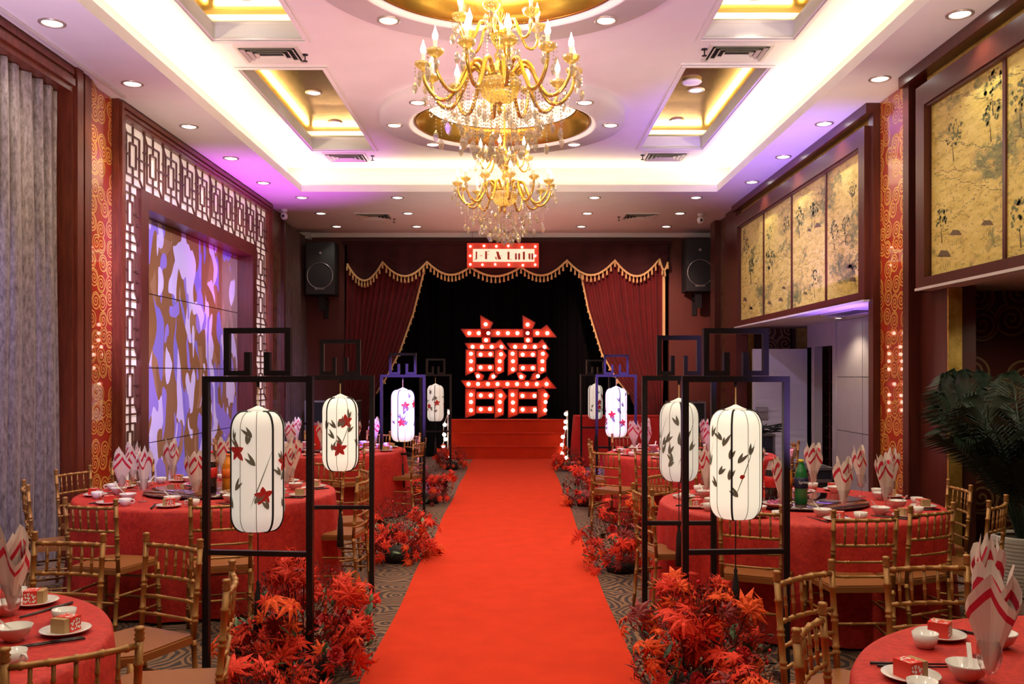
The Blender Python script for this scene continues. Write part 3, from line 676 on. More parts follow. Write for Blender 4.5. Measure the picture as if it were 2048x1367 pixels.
# ------------------------------------------------------------------ marquee signs
def text_mesh(name, body, size, parent, mt, loc, rot, ext=.001, align='CENTER', sx=1):
    cu = bpy.data.curves.new('txt', 'FONT'); cu.body = body; cu.size = size; cu.extrude = ext; cu.align_x = align; cu.align_y = 'CENTER'; cu.resolution_u = 2
    o = bpy.data.objects.new('txt', cu); C.objects.link(o); dg = bpy.context.evaluated_depsgraph_get(); dg.update()
    me = bpy.data.meshes.new_from_object(o.evaluated_get(dg)); bpy.data.objects.remove(o); me.materials.clear(); me.materials.append(mt); me.name = name
    return link(name, me, parent, loc, rot, (sx, 1, 1))
ys = 17.2
def sg(u, v): p = W(680+u/2.926, 450+v/2.926, ys); return (p.x, p.z)
t = thing('name_sign', 'red marquee name sign edged with bulbs above the stage', 'sign')
(xa, za), (xb, zb) = sg(743, 105), sg(1164, 248)
part(t, 'sign_box', MB().box(xa, xb, ys, ys+.09, zb, za), M['signred'])
m = MB().box(xa, xb, ys-.02, ys, za-.018, za).box(xa, xb, ys-.02, ys, zb, zb+.018).box(xa, xa+.018, ys-.02, ys, zb, za).box(xb-.018, xb, ys-.02, ys, zb, za); part(t, 'sign_rim', m, M['signred'])
(xc, zc_), (xd, zd) = sg(778, 140), sg(1138, 214)
part(t, 'face_panel', MB().box(xc, xd, ys-.012, ys, zd, zc_), M['signface'])
def glyph(polys, name='letter'):
    m = MB()
    for pl in polys: m.prism([sg(*q) for q in pl], ys-.024, ys-.011, lambda u, v, d: (u, d, v))
    part(t, name, m, M['signletter'])
rc = lambda x0, y0, x1, y1: [(x0, y0), (x1, y0), (x1, y1), (x0, y1)]
glyph([rc(794, 155, 803, 192), [(794, 192), (803, 192), (803, 196), (798, 202), (787, 202), (787, 199), (793, 199)]])
glyph([rc(818, 178, 834, 181)], 'hyphen')
glyph([rc(849, 153, 861, 200), rc(863, 153, 876, 155.5), rc(863, 171, 873, 173.5)])
glyph([[(914, 156), (920, 154), (926, 158), (944, 198), (940, 201), (926, 201), (922, 192)], [(910, 184), (913, 184), (918, 198), (924, 201), (914, 201), (908, 194)], [(928, 156), (931, 158), (931, 170), (928, 168)], rc(940, 179, 948, 181)], 'ampersand')
glyph([rc(980, 156, 992, 202), rc(994, 199.5, 1006, 202)])
glyph([rc(1024, 166, 1035, 202), rc(1043, 166, 1054, 202)])
glyph([rc(1070, 156, 1082, 202)])
glyph([[(1103, 166), (1114, 166), (1114, 202), (1108, 202), (1103, 194)], rc(1120, 166, 1131, 202)])
bulbm = MB().sphere((0, 0, 0), .021, 8).mesh('sign_bulb', M['bulb'])
for (u, v) in [(763, 125), (843, 122), (915, 124), (985, 122), (1065, 130), (1143, 126), (762, 180), (1143, 180), (763, 230), (834, 232), (908, 230), (988, 232), (1070, 235), (1142, 232)]:
    x, z = sg(u, v); link('bulb', bulbm, t, (x, ys-.02, z))
part(t, 'hanging_wire', MB().tube([(xa+.1, ys+.04, za), (xa+.1, ys+.04, HS-.005)], .004, 4).tube([(xb-.1, ys+.04, za), (xb-.1, ys+.04, HS-.005)], .004, 4), M['mblack'])
ys = 17.75
t = thing('double_happiness_sign', 'large red wedding character sign studded with bulbs on the stage', 'sign')
strokes = []
def ho(polys, d=.10):
    m = MB()
    for pl in polys: m.prism([sg(*q) for q in pl], ys, ys+d, lambda u, v, dd: (u, dd, v))
    part(t, 'stroke', m, M['signred'])
    m = MB()
    for pl in polys:
        P = [sg(*q) for q in pl]
        for i in range(len(P)):
            a, b = P[i], P[(i+1) % len(P)]; m.bar((a[0], ys-.012, a[1]), (b[0], ys-.012, b[1]), .014, .03, (0, 1, 0))
    part(t, 'stroke_rim', m, M['signdark'])
for dx in (0, 247): ho([[(822+dx, 528), (896+dx, 570), (880+dx, 605), (880+dx, 692), (832+dx, 692), (824+dx, 605)]])
ho([[(708, 608), (1175, 608), (1210, 583), (1267, 655), (740, 655)]], .104)
for dx in (0, 246): ho([[(730+dx, 690), (910+dx, 690), (938+dx, 667), (982+dx, 727), (752+dx, 727)]], .104)
for dx in (0, 247):
    ho([[(737+dx, 727), (735+dx, 880), (785+dx, 856), (795+dx, 848), (795+dx, 727)], [(795+dx, 735), (795+dx, 773), (905+dx, 773), (905+dx, 735)], [(795+dx, 814), (795+dx, 854), (905+dx, 854), (905+dx, 814)],
        [(905+dx, 727), (905+dx, 882), (960+dx, 856), (960+dx, 790), (976+dx, 762), (940+dx, 715)]])
    ho([[(785+dx, 862), (805+dx, 856), (845+dx, 880), (830+dx, 912), (804+dx, 912)]], .108); ho([[(905+dx, 858), (925+dx, 882), (890+dx, 912), (862+dx, 912), (880+dx, 868)]], .108)
ho([[(708, 908), (1175, 908), (1210, 885), (1267, 955), (742, 955)]], .104)
for dx in (0, 250):
    ho([[(735+dx, 953), (733+dx, 1128), (792+dx, 1108), (795+dx, 953)], [(795+dx, 975), (795+dx, 1016), (905+dx, 1016), (905+dx, 975)], [(795+dx, 1059), (795+dx, 1100), (905+dx, 1100), (905+dx, 1059)],
        [(905+dx, 960), (905+dx, 1130), (958+dx, 1108), (960+dx, 1028), (979+dx, 1000), (940+dx, 947)]])
BL = [(853, 580), (1098, 582), (855, 673), (1100, 673), (808, 883), (898, 885), (1061, 887), (1158, 883)]
BL += [(x, 632) for x in (757, 812, 868, 925, 982, 1038, 1098, 1155, 1213)]+[(x, 712) for x in (776, 830, 888, 945, 1025, 1082, 1140, 1197)]+[(x, 929) for x in (753, 808, 866, 922, 980, 1036, 1095, 1152, 1209)]
BL += [(767, 752), (823, 757), (880, 755), (942, 755), (767, 796), (935, 796), (767, 843), (823, 832), (878, 832), (933, 842), (1010, 752), (1069, 757), (1128, 757), (1187, 752), (1012, 796), (1184, 796), (1012, 843), (1070, 835), (1128, 835), (1184, 843)]
BL += [(767, 992), (824, 996), (882, 996), (940, 996), (767, 1034), (935, 1034), (767, 1082), (824, 1076), (878, 1075), (935, 1082), (1010, 992), (1068, 998), (1138, 998), (1203, 994), (1012, 1037), (1203, 1034), (1012, 1083), (1069, 1078), (1140, 1080), (1201, 1082)]
bulbm2 = MB().sphere((0, 0, 0), .036, 8).mesh('sign_bulb', M['bulb'])
for (u, v) in BL:
    x, z = sg(u, v); link('bulb', bulbm2, t, (x, ys-.03, z))
(xa, za) = sg(757, 1110); (xb, zb) = sg(1210, 1110)
part(t, 'support_pole', MB().box(xa-.01, xa+.01, ys+.1, ys+.12, .72, 2.3), M['mblack']); part(t, 'support_pole', MB().box(xb-.01, xb+.01, ys+.1, ys+.12, .72, 2.3), M['mblack'])
# globe string lights beside the steps
for sx, lab, us in ((-1, 'string of globe bulbs on the left edge of the stage steps', [(640, 1095), (613, 1167), (610, 1225), (617, 1252), (605, 1293), (628, 1355)]), (1, 'string of globe bulbs on the right edge of the stage steps', [(1322, 1104), (1320, 1150), (1318, 1185), (1304, 1238), (1299, 1285), (1299, 1333), (1325, 1360)])):
    t = thing('string_light', lab, 'lights'); ys = 16.88
    pts = [W(680+u/2.926, 450+v/2.926, ys) for (u, v) in us]
    part(t, 'cable', MB().tube([pts[0]+Vector((0, 0, .06))]+[p+Vector((.02*sx, .02, 0)) for p in pts]+[Vector((pts[-1].x, ys, .01))], .008, 5), M['camwhite'])
    part(t, 'hook_stand', MB().box(pts[0].x-.01+.03*sx, pts[0].x+.01+.03*sx, ys+.03, ys+.05, 0, pts[0].z+.06), M['camwhite'])
    for p in pts: link('bulb', bulbm2, t, p)
# ------------------------------------------------------------------ wall speakers
def speaker(x, z, label):
    t = thing('wall_speaker', label, 'speaker', (x, 16.9, z))
    part(t, 'cabinet', MB().box(-.27, .27, 0, .42, -.49, .49), M['mblack'])
    part(t, 'grille', MB().box(-.255, .255, -.012, 0, -.475, .475), M['grille'])
    part(t, 'woofer_ring', MB().lathe([(.232, -.004), (.238, -.012), (.244, -.004)], 32, 0, -.012, -.14, axis='y'), M['alu'])
    part(t, 'tweeter_emblem', MB().lathe([(.02, 0), (.03, -.01), (.02, -.012), (.001, -.012)], 10, 0, -.012, .28, axis='y'), M['alu'])
    text_mesh('lettering', 'BinDeDe', .05, t, M['txt'], (0, -.016, -.385), (PI/2, 0, 0))
    part(t, 'wall_bracket', MB().box(-.06, .06, .15, .26, -.78, -.49).box(-.05, .05, .2, .6, -.62, -.56).box(-.04, .04, .56, .6, -.9, -.5), M['mblack'])
speaker(3.44, 3.61, 'tall black loudspeaker bracketed to the wall right of the stage')
speaker(-3.62, 3.55, 'black loudspeaker in the shadows left of the stage')
# ------------------------------------------------------------------ ceiling fittings
dl = thing('downlight', 'x', 'light', group='recessed ceiling downlights')
part(dl, 'trim_ring', MB().lathe([(.098, .004), (.10, -.008), (.085, -.014), (.074, -.008), (.072, 0)], 24), M['trim'])
part(dl, 'lens', MB().lathe([(.073, -.004), (.05, -.012), (.001, -.014)], 20), M['lens'])
DLp = Proto(dl)
on = ['first', 'second', 'third', 'fourth', 'fifth', 'sixth']
ln = len(LEFTL)
for i, (x, y) in enumerate(LEFTL):
    if inview(x, y, HS): DLp.place((x, y, HS), label=f'round downlight over the left wall, {on[ln-1-i]} from the stage end')
for i, (x, y) in enumerate(RIGHTL):
    if inview(x, y, HS): DLp.place((x, y, HS), label=f'round downlight over the right wall, {on[ln-1-i]} from the stage end')
for i, (x, y) in enumerate(BACKL):
    DLp.place((x, y, HS), label=f'small downlight near the stage, {["front","middle","rear"][i//4]} row, {["far left","inner left","inner right","far right"][i%4]}')
rn = ['right', 'far right', 'far', 'far left', 'left', 'near left', 'near', 'near right']
for k, (x, y) in enumerate(RINGL):
    if inview(x, y, HM): DLp.place((x, y, HM), label=f'downlight at the {rn[k%8]} of the {"rear" if k > 7 else "front"} circular ceiling ring')
for k, (x, y) in enumerate(COFL):
    if inview(x, y, HC+.28): DLp.place((x, y, HC+.28), label=f'downlight in the {"left" if x < 0 else "right"} {"rear" if y > 9 else "front"} gold coffer, {"nearer" if k in (0,2,5,7) else "farther"} one')
DLp.finish()
for (x, y) in ((4.3, 12.1),): DLp2 = thing('downlight', 'downlight in the low alcove ceiling beyond the painted screens', 'light', (x, y, 2.34)); part(DLp2, 'trim_ring', MB().lathe([(.098, .004), (.10, -.008), (.085, -.014), (.074, -.008)], 24), M['trim']); part(DLp2, 'lens', MB().lathe([(.073, -.006), (.001, -.012)], 20), M['lens'])
light('SPOT', (4.2, 12.1, 2.30), (4.2, 12.1, 0), 20, DL, .04, cone=130, blend=.6)
light('SPOT', (4.25, 6.6, 2.30), (4.25, 7.4, 0), 14, DL, .04, cone=120, blend=.6)
def vent(x, y, z, w_, d_, label):
    t = thing('ceiling_vent', label, 'vent', (x, y, z), group='square ceiling air vents')
    m = MB(); a, b = w_/2, d_/2
    m.box(-a, a, -b, -b+.03, -.02, -.001).box(-a, a, b-.03, b, -.02, -.001).box(-a, -a+.03, -b+.03, b-.03, -.02, -.001).box(a-.03, a, -b+.03, b-.03, -.02, -.001); part(t, 'frame', m, M['ventw'])
    part(t, 'duct', MB().box(-a+.02, a-.02, -b+.02, b-.02, -.004, -.001), M['mblack'])
    for k in range(4):
        i0 = .045+.055*k; m = MB(); aa, bb = a-i0, b-i0
        if aa < .03 or bb < .03: break
        e = .028
        P = [(-aa, -bb), (aa, -bb), (aa, bb), (-aa, bb)]; Q = [(-aa+e, -bb+e), (aa-e, -bb+e), (aa-e, bb-e), (-aa+e, bb-e)]
        V = [(*p, -.032) for p in P]+[(*q, -.010) for q in Q]+[(*p, -.028) for p in P]+[(*q, -.006) for q in Q]
        m.add(V, [(i, (i+1) % 4, 4+(i+1) % 4, 4+i) for i in range(4)]+[(8+i, 12+i, 12+(i+1) % 4, 8+(i+1) % 4) for i in range(4)])
        part(t, 'louver', m, M['ventw'])
vent(-2.35, 8.77, HC, .60, .46, 'square white air vent between the two left gold coffers')
vent(-2.40, 12.95, HC, .60, .50, 'white air vent beyond the rear left gold coffer')
vent(2.13, 8.73, HC, .60, .46, 'square white air vent between the two right gold coffers')
vent(2.13, 12.9, HC, .60, .50, 'white air vent beyond the rear right gold coffer')
vent(-2.40, 15.5, HS, .58, .6, 'white air vent in the low ceiling left of the stage sign')
vent(2.13, 15.5, HS, .58, .6, 'white air vent in the low ceiling right of the stage sign')
vent(4.1, 10.9, 2.34, .5, 1.1, 'slot air vent in the alcove ceiling beneath the painted screens')
sp = thing('fire_sprinkler', 'x', 'sprinkler')
part(sp, 'escutcheon', MB().lathe([(.03, 0), (.03, -.006), (.012, -.01)], 12), M['mblack']); part(sp, 'deflector', MB().lathe([(.006, -.005), (.006, -.06), (.025, -.062), (.025, -.066), (.001, -.066)], 10), M['mblack'])
SPp = Proto(sp)
SPp.place((-2.03, 8.80, HC), label='dark fire sprinkler beside the near left ceiling vent'); SPp.place((-2.02, 12.9, HC), label='dark fire sprinkler beside the far left ceiling vent')
SPp.place((1.80, 8.65, HC), label='dark fire sprinkler beside the near right ceiling vent'); SPp.place((1.80, 12.85, HC), label='dark fire sprinkler beside the far right ceiling vent')
SPp.place((-2.1, 15.8, HS), label='fire sprinkler left of the chandelier near the stage'); SPp.place((1.78, 15.6, HS), label='fire sprinkler right of the chandelier near the stage')
t = thing('ceiling_speaker', 'round white speaker in the right rear gold coffer', 'speaker', (2.03, 10.45, HC+.28)); part(t, 'grille_disc', MB().lathe([(.10, 0), (.115, -.02), (.10, -.035), (.001, -.04)], 24), M['ventw'])
def cctv(x, y, z, label, r=.0):
    t = thing('security_camera', label, 'camera', (x, y, z)); part(t, 'mount', MB().lathe([(.05, 0), (.055, -.03), (.02, -.05)], 14), M['camwhite'])
    part(t, 'camera_body', MB().lathe([(.001, -.05), (.045, -.06), (.06, -.10), (.05, -.15), (.02, -.17), (.001, -.172)], 16), M['camwhite']); part(t, 'lens', MB().lathe([(.02, -.05), (.022, -.062), (.001, -.064)], 10, 0, 0, -.115, axis='y'), M['mblack'])
cctv(3.12, 15.3, HS, 'white dome camera under the ceiling right of the stage'); cctv(-3.78, 14.9, HS, 'small white camera at the top of the left wall near the stage')
# picture rail spot strips on the left header
o = link('track_strip', MB().box(-3.80, -3.76, 2.2, 8.8, HS-.022, HS-.002).mesh('track_strip', M['ventw'])); tag(o, 'white cable trunking under the left ceiling edge above the pilaster', 'trunking')
# ================================================================== CHANDELIERS
def bez(P, n=10):
    out = []
    for i in range(len(P)-1):
        p0 = P[max(i-1, 0)]; p1 = P[i]; p2 = P[i+1]; p3 = P[min(i+2, len(P)-1)]
        for j in range(n):
            t_ = j/n; out.append(tuple(.5*((2*p1[k])+(-p0[k]+p2[k])*t_+(2*p0[k]-5*p1[k]+4*p2[k]-p3[k])*t_*t_+(-p0[k]+3*p1[k]-3*p2[k]+p3[k])*t_**3) for k in range(len(p1))))
    out.append(tuple(P[-1])); return out
def arm_profile(rs, zs): return bez(list(zip(rs, zs)), 5)
lowR = [.10, .17, .24, .30, .38, .47, .545, .56]; lowZ = [2.17, 2.27, 2.25, 2.12, 2.01, 2.02, 2.12, 2.22]
upR = [.05, .10, .15, .18, .22, .27, .30, .30]; upZ = [2.50, 2.57, 2.57, 2.49, 2.43, 2.43, 2.49, 2.56]
def arm_mesh(rs, zs, rad):
    pr = arm_profile(rs, zs); m = MB().tube([(r, 0, z) for (r, z) in pr], [rad*(1.15-.35*i/len(pr)) for i in range(len(pr))], 6)
    m.tube(bez([(rs[0]+.02, 0, zs[0]+.02), (rs[1], 0, zs[1]-.04), (rs[1]-.03, 0, zs[1]-.06)], 4), rad*.5, 5); return m.mesh('arm', M['chgold'])
ARML, ARMU = arm_mesh(lowR, lowZ, .016), arm_mesh(upR, upZ, .012)
CUP = MB().lathe([(.012, -.05), (.016, -.03), (.010, -.01), (.03, 0), (.055, .02), (.064, .045), (.060, .045), (.03, .012)], 14, lobes=14, amp=.02).mesh('drip_cup', M['amber'])
CAN = MB().lathe([(.014, .01), (.014, .10), (.018, .104), (.016, .112)], 8).mesh('candle', M['candle'])
FLM = MB().lathe([(.008, .11), (.020, .125), (.022, .145), (.015, .17), (.006, .195), (.002, .215)], 8).mesh('flame_bulb', M['flame'])
def drop_mesh():
    m = MB().lathe([(.001, -.045), (.012, -.036), (.021, -.012), (.022, .0), (.017, .02), (.008, .036), (.001, .042)], 6); m.v = [(x*1.05, y*1.05, z*1.1) for (x, y, z) in m.v]; m.sm = [False]*len(m.sm); return m.mesh('crystal_drop', M['crystal'])
DROP = drop_mesh()
DROPS = link('x', DROP); bpy.data.objects.remove(DROPS)
for ci, (mx, my, lab) in enumerate(((-.115, 6.72, 'large gold crystal chandelier hanging nearest the camera'), (-.125, 10.86, 'gold crystal chandelier hanging farther back towards the stage'))):
    t = thing('chandelier', lab, 'chandelier', (mx, my, 1.6), group='gold chandeliers')
    prof = [(.001, 1.95), (.02, 1.965), (.03, 1.98), (.012, 1.995), (.05, 2.0)]
    part(t, 'finial', MB().lathe([(.001, 1.90), (.016, 1.92), (.022, 1.94), (.010, 1.965), (.02, 1.985), (.04, 2.0)], 12), M['chgold'])
    part(t, 'bowl', MB().lathe([(.02, 1.99), (.08, 2.005), (.125, 2.045), (.15, 2.10), (.158, 2.15), (.152, 2.155), (.14, 2.14), (.10, 2.10)], 96, lobes=24, amp=.035), M['bowlglass'])
    light('POINT', (mx, my, 1.6+2.20), None, 2.2, (1, .8, .5), .05)
    if 0: part(t, 'bowl_core', MB().lathe([(.015, 2.0), (.07, 2.02), (.11, 2.06), (.13, 2.12), (.135, 2.15), (.12, 2.17)], 24, lobes=12, amp=.04), M['chgold'])
    part(t, 'hub', MB().lathe([(.12, 2.15), (.135, 2.17), (.13, 2.20), (.10, 2.22), (.10, 2.25), (.05, 2.27), (.025, 2.30), (.04, 2.34), (.02, 2.38), (.055, 2.44), (.07, 2.48), (.06, 2.53), (.03, 2.56), (.018, 2.60), (.045, 2.64), (.02, 2.70), (.012, 2.76)], 20), M['chgold'])
    part(t, 'hanging_rod', MB().lathe([(.012, 2.74), (.012, 3.22)], 8), M['chgold'])
    part(t, 'ceiling_canopy', MB().lathe([(.012, 3.18), (.05, 3.2), (.10, 3.24), (.12, 3.275)], 20), M['chgold'])
    spots = []
    for (n, AM, rr_, zz, a0) in ((12, ARML, .56, 2.22, .13), (6, ARMU, .30, 2.56, .35)):
        for k in range(n):
            a = a0+TAU*k/n; ar = link('arm', AM, t, rot=(0, 0, a))
            link('drip_cup', CUP, ar, (rr_, 0, zz)); link('candle', CAN, ar, (rr_, 0, zz)); link('flame_bulb', FLM, ar, (rr_, 0, zz))
            for q in range(3):
                b = a+(q-1)*.10; r2 = rr_+(.06 if q == 1 else .03); spots.append((r2*math.cos(b), r2*math.sin(b), zz+.03, .10+.07*(q == 1), 0))
            if n == 12:
                for (r2, dz) in ((.47, .30), (.40, .20), (.30, .30)): spots.append((r2*math.cos(a+.05), r2*math.sin(a+.05), 2.03 if r2 > .35 else 2.12, dz, 0))
    for (n, r2, L, z0) in ((14, .27, .44, 2.13), (9, .18, .50, 2.13), (6, .09, .44, 2.02), (9, .12, .30, 2.48)):
        for k in range(n): a = TAU*k/n+r2*9; spots.append((r2*math.cos(a), r2*math.sin(a), z0, L*R.uniform(.9, 1.05), 1))
    spots.append((0, 0, 1.93, .36, 1))
    m = MB(); nd = 0
    for (x, y, z, L, k) in spots:
        zb = z-L; q = z
        while q > zb+.05: m.add([(x+.008, y, q), (x-.004, y+.007, q), (x-.004, y-.007, q), (x, y, q+.010), (x, y, q-.010)], [(0, 1, 3), (1, 2, 3), (2, 0, 3), (1, 0, 4), (2, 1, 4), (0, 2, 4)]); q -= .026
        o = link('crystal_drop', DROP, t, (x, y, zb), (0, 0, R.uniform(0, 3)), (1.15 if k else .9,)*3)
    for n, r2, z0 in ((12, .52, 2.05), (12, .36, 1.98)):              # bead swags between neighbouring arms
        for k in range(n):
            a, b = TAU*k/n+.13, TAU*(k+1)/n+.13
            for j in range(11):
                f_ = j/10; c_ = a+(b-a)*f_; z = z0-.14*math.sin(PI*f_); x, y = r2*math.cos(c_), r2*math.sin(c_)
                m.add([(x+.007, y, z), (x-.0035, y+.006, z), (x-.0035, y-.006, z), (x, y, z+.009), (x, y, z-.009)], [(0, 1, 3), (1, 2, 3), (2, 0, 3), (1, 0, 4), (2, 1, 4), (0, 2, 4)])
    o = part(t, 'crystal_beads', m, M['crystal']); o['kind'] = 'stuff'

# ================================================================== CHAIR
def bamboo(m, p, q, r, rings, n=6, bow=0, bdir=(0, 1, 0), ends=True):
    p = Vector(p); q = Vector(q); pts = []; rs = []; bd = Vector(bdir)
    L = (q-p).length; marks = [0]
    st = [(0, r)]
    for g in rings: st += [(g-.0065/L, r), (g-.003/L, r*1.3), (g+.003/L, r*1.3), (g+.0065/L, r)]
    st += [(1, r)]
    if bow and len(st) < 5: st = [(i/6, r) for i in range(7)]
    st.sort(key=lambda a: a[0])
    for (f_, rad) in st: pts.append(p.lerp(q, f_)+bd*bow*4*f_*(1-f_)); rs.append(rad)
    m.tube(pts, rs, n); return m
def make_chair():
    t = thing('banquet_chair', 'x', 'chair'); H = .87; g = M['cgold']
    def yb(z): return -.035*max(0, (z-.43)/.44)          # back leans away from the seat
    for s in (-1, 1):
        x = .165*s; m = MB(); bamboo(m, (x*.97, -.035, 0), (x, 0, .43), .0118, (.3, .62, .66, .95), 8)
        bamboo(m, (x, 0, .43), (x*1.04, yb(.83), .83), .012, (.2, .25, .5, .55, .82), 8)
        m.lathe([(.013, 0), (.017, .006), (.012, .012), (.016, .018), (.011, .025), (.016, .032), (.014, .040), (.001, .043)], 8, x*1.04, yb(.83), .827)
        part(t, 'rear_leg', m, g)
        m = MB(); bamboo(m, (x*1.16, .36, 0), (x*1.13, .345, .425), .014, (.3, .34, .62, .66, .9), 8); part(t, 'front_leg', m, g)
    for nm, z, r, rg in (('top_rail', .812, .0105, (.1, .3, .5, .7, .9)), ('middle_rail', .675, .009, (.12, .3, .5, .7, .88)), ('lower_rail', .585, .0075, (.2, .23, .77, .8)), ('lower_rail', .505, .0075, (.2, .23, .77, .8))):
        m = MB(); bamboo(m, (-.168, yb(z), z), (.168, yb(z), z), r, rg, 6, -.022); part(t, nm, m, g)
    for k in range(5):
        x = -.112+.056*k; o = -.022*4*(.5+x/.336)*(.5-x/.336)
        m = MB(); bamboo(m, (x, yb(.675)+o, .675), (x, yb(.812)+o, .812), .006, (.36, .42, .62), 6); part(t, 'spindle', m, g)
    m = MB(); P = [(-.17, -.005), (.17, -.005), (.19, .18), (.20, .33), (.16, .375), (0, .39), (-.16, .375), (-.20, .33), (-.19, .18)]
    m.prism(P, .415, .445, lambda u, v, d: (u, v, d)); m.prism([(u*.95, v*.95+.01) for (u, v) in P], .445, .452, lambda u, v, d: (u, v, d)); part(t, 'seat', m, M['cseat'])
    for z in (.16, .29):
        for s in (-1, 1): m = MB(); bamboo(m, (s*.163, 0, z), (s*.19, .352, z), .008, (.3, .7), 5); part(t, 'stretcher', m, g)
    for z in (.20, .33): m = MB(); bamboo(m, (-.188, .35, z), (.188, .35, z), .008, (.3, .7), 5); part(t, 'stretcher', m, g)
    m = MB(); bamboo(m, (-.163, -.01, .25), (.163, -.01, .25), .008, (.3, .7), 5); part(t, 'stretcher', m, g)
    return Proto(t)
CH = make_chair()
TB = {'front left': (-2.27, 2.83, .93), 'middle left': (-2.27, 6.75, .92), 'rear left': (-2.2, 10.5, .93), 'front right': (1.90, 2.37, .96), 'middle right': (1.93, 6.2, .93), 'rear right': (1.92, 10.0, .92)}
AZ = {-90: 'nearest', -54: 'near right', -18: 'right-hand', 18: 'right rear', 54: 'far right', 90: 'farthest', 126: 'far left', 162: 'left rear', -162: 'left-hand', -126: 'near left'}
chairs = {
 'middle left': [(-3.27, 6.15, 'left-hand'), (-3.42, 7.1, 'left rear'), (-3.2, 7.65, 'second left rear'), (-2.49, 5.38, 'near left'), (-1.75, 5.42, 'near right'), (-1.13, 6.62, 'right-hand'), (-1.22, 7.22, 'right rear'), (-1.62, 7.8, 'far right')],
 'front left': [(-2.06, 4.16, 'farthest'), (-1.56, 4.08, 'far right'), (-1.10, 3.40, 'right-hand', -2.3, 3.1), (-1.245, 2.56, 'near right', -1.75, 3.25)],
 'middle right': [(1.88, 4.92, 'nearest'), (2.33, 5.14, 'near right'), (2.83, 5.40, 'right-hand'), (2.97, 6.15, 'right rear'), (1.34, 5.16, 'near left'), (.86, 5.93, 'left-hand'), (1.12, 6.93, 'far left'), (1.62, 7.32, 'farthest left')],
 'front right': [(1.13, 3.46, 'far left', 1.55, 2.9), (.925, 2.75, 'left-hand', 1.6, 2.35), (1.66, 3.63, 'farthest')],
 'rear left': [(-1.10, 10.2, 'right-hand'), (-1.30, 11.3, 'right rear'), (-1.75, 9.5, 'near right'), (-2.6, 9.45, 'near left'), (-1.75, 11.55, 'far right'), (-2.5, 11.6, 'farthest'), (-3.1, 11.1, 'far left'), (-3.3, 10.1, 'left-hand')],
 'rear right': [(.90, 8.95, 'near left'), (.86, 10.0, 'left-hand'), (1.35, 8.90, 'nearest'), (2.05, 8.85, 'near right'), (2.85, 9.5, 'right-hand'), (3.05, 10.1, 'right rear'), (1.35, 11.1, 'far left'), (2.1, 11.15, 'farthest')]}
for tn, L in chairs.items():
    for e in L:
        x, y, w_ = e[:3]; tx, ty = (e[3], e[4]) if len(e) > 3 else TB[tn][:2]
        if len(e) <= 3: tx += R.uniform(-.12, .12)
        a = math.atan2(ty-y, tx-x)-PI/2
        CH.place((x, y, 0), a, label=f'gold bamboo-style chair at the {w_} place of the {tn} round table', group=f'gold banquet chairs at the {tn} table')

# ================================================================== TABLES
TZ = .72
for tn, (cx, cy, rad) in TB.items():
    t = thing('round_table', f'{tn} round banquet table under its red cloth', 'table', (cx, cy, 0), group='round banquet tables')
    part(t, 'tabletop', MB().lathe([(.001, TZ-.03), (rad-.02, TZ-.03), (rad-.02, TZ-.006), (.001, TZ-.006)], 40), M['wood2'])
    part(t, 'pedestal', MB().lathe([(.30, .0), (.28, .03), (.05, .06), (.05, TZ-.03)], 20), M['mblack'])
    n = 160; m = MB(); rr = random.Random(hash(tn) % 97 if False else len(tn)*7+int(cx*3)); ph = [rr.uniform(0, TAU) for _ in range(3)]; m.smooth = True
    rows = [(.30, TZ, 0), (.7, TZ, 0), (rad-.03, TZ, 0), (rad-.006, TZ-.004, 0), (rad+.004, TZ-.02, .05), (rad+.01, TZ-.10, .25), (rad+.02, TZ-.25, .6), (rad+.03, .25, .85), (rad+.045, .02, 1)]
    V = [(0, 0, TZ)]
    for (r_, z, w_) in rows:
        for i in range(n):
            a = TAU*i/n; d = w_*(.022*math.sin(13*a+ph[0]+.8*math.sin(3*a))+.012*math.sin(29*a+ph[1])); V.append(((r_+d)*math.cos(a), (r_+d)*math.sin(a), z))
    F_ = [(0, 1+i, 1+(i+1) % n) for i in range(n)]
    for j in range(len(rows)-1): F_ += [(1+j*n+i, 1+(j+1)*n+i, 1+(j+1)*n+(i+1) % n, 1+j*n+(i+1) % n) for i in range(n)]
    m.add(V, F_); o = link('tablecloth', m.mesh('tablecloth', M['cloth']), loc=(cx, cy, 0)); tag(o, f'red brocade tablecloth reaching the floor on the {tn} round table', 'tablecloth', 'red tablecloths')
    t = thing('turntable', f'dark smoked glass turntable in the centre of the {tn} table', 'turntable', (cx, cy, TZ), group='glass turntables')
    part(t, 'swivel_base', MB().lathe([(.14, .001), (.14, .012)], 20), M['mblack']); part(t, 'glass_disc', MB().lathe([(.001, .012), (.45, .012), (.455, .017), (.45, .022), (.001, .022)], 56), M['smoke'])

# ---- table ware
def P_plate():
    t = thing('side_plate', 'x', 'plate'); part(t, 'plate_body', MB().lathe([(.05, .001), (.055, .004), (.075, .012), (.082, .016), (.080, .018), (.05, .008), (.001, .007)], 28), M['white']); return Proto(t)
def P_bowl():
    t = thing('rice_bowl', 'x', 'bowl'); part(t, 'bowl_body', MB().lathe([(.025, .0), (.028, .006), (.045, .02), (.056, .045), (.058, .050), (.055, .050), (.042, .022), (.001, .012)], 24), M['white']); return Proto(t)
def P_cup():
    t = thing('tea_cup', 'x', 'cup'); part(t, 'cup_body', MB().lathe([(.022, 0), (.026, .004), (.036, .02), (.041, .048), (.039, .048), (.033, .02), (.001, .010)], 20), M['white'])
    part(t, 'handle', MB().tube([(.038, 0, .040), (.055, 0, .040), (.061, 0, .030), (.054, 0, .016), (.034, 0, .016)], .0045, 6), M['white']); return Proto(t)
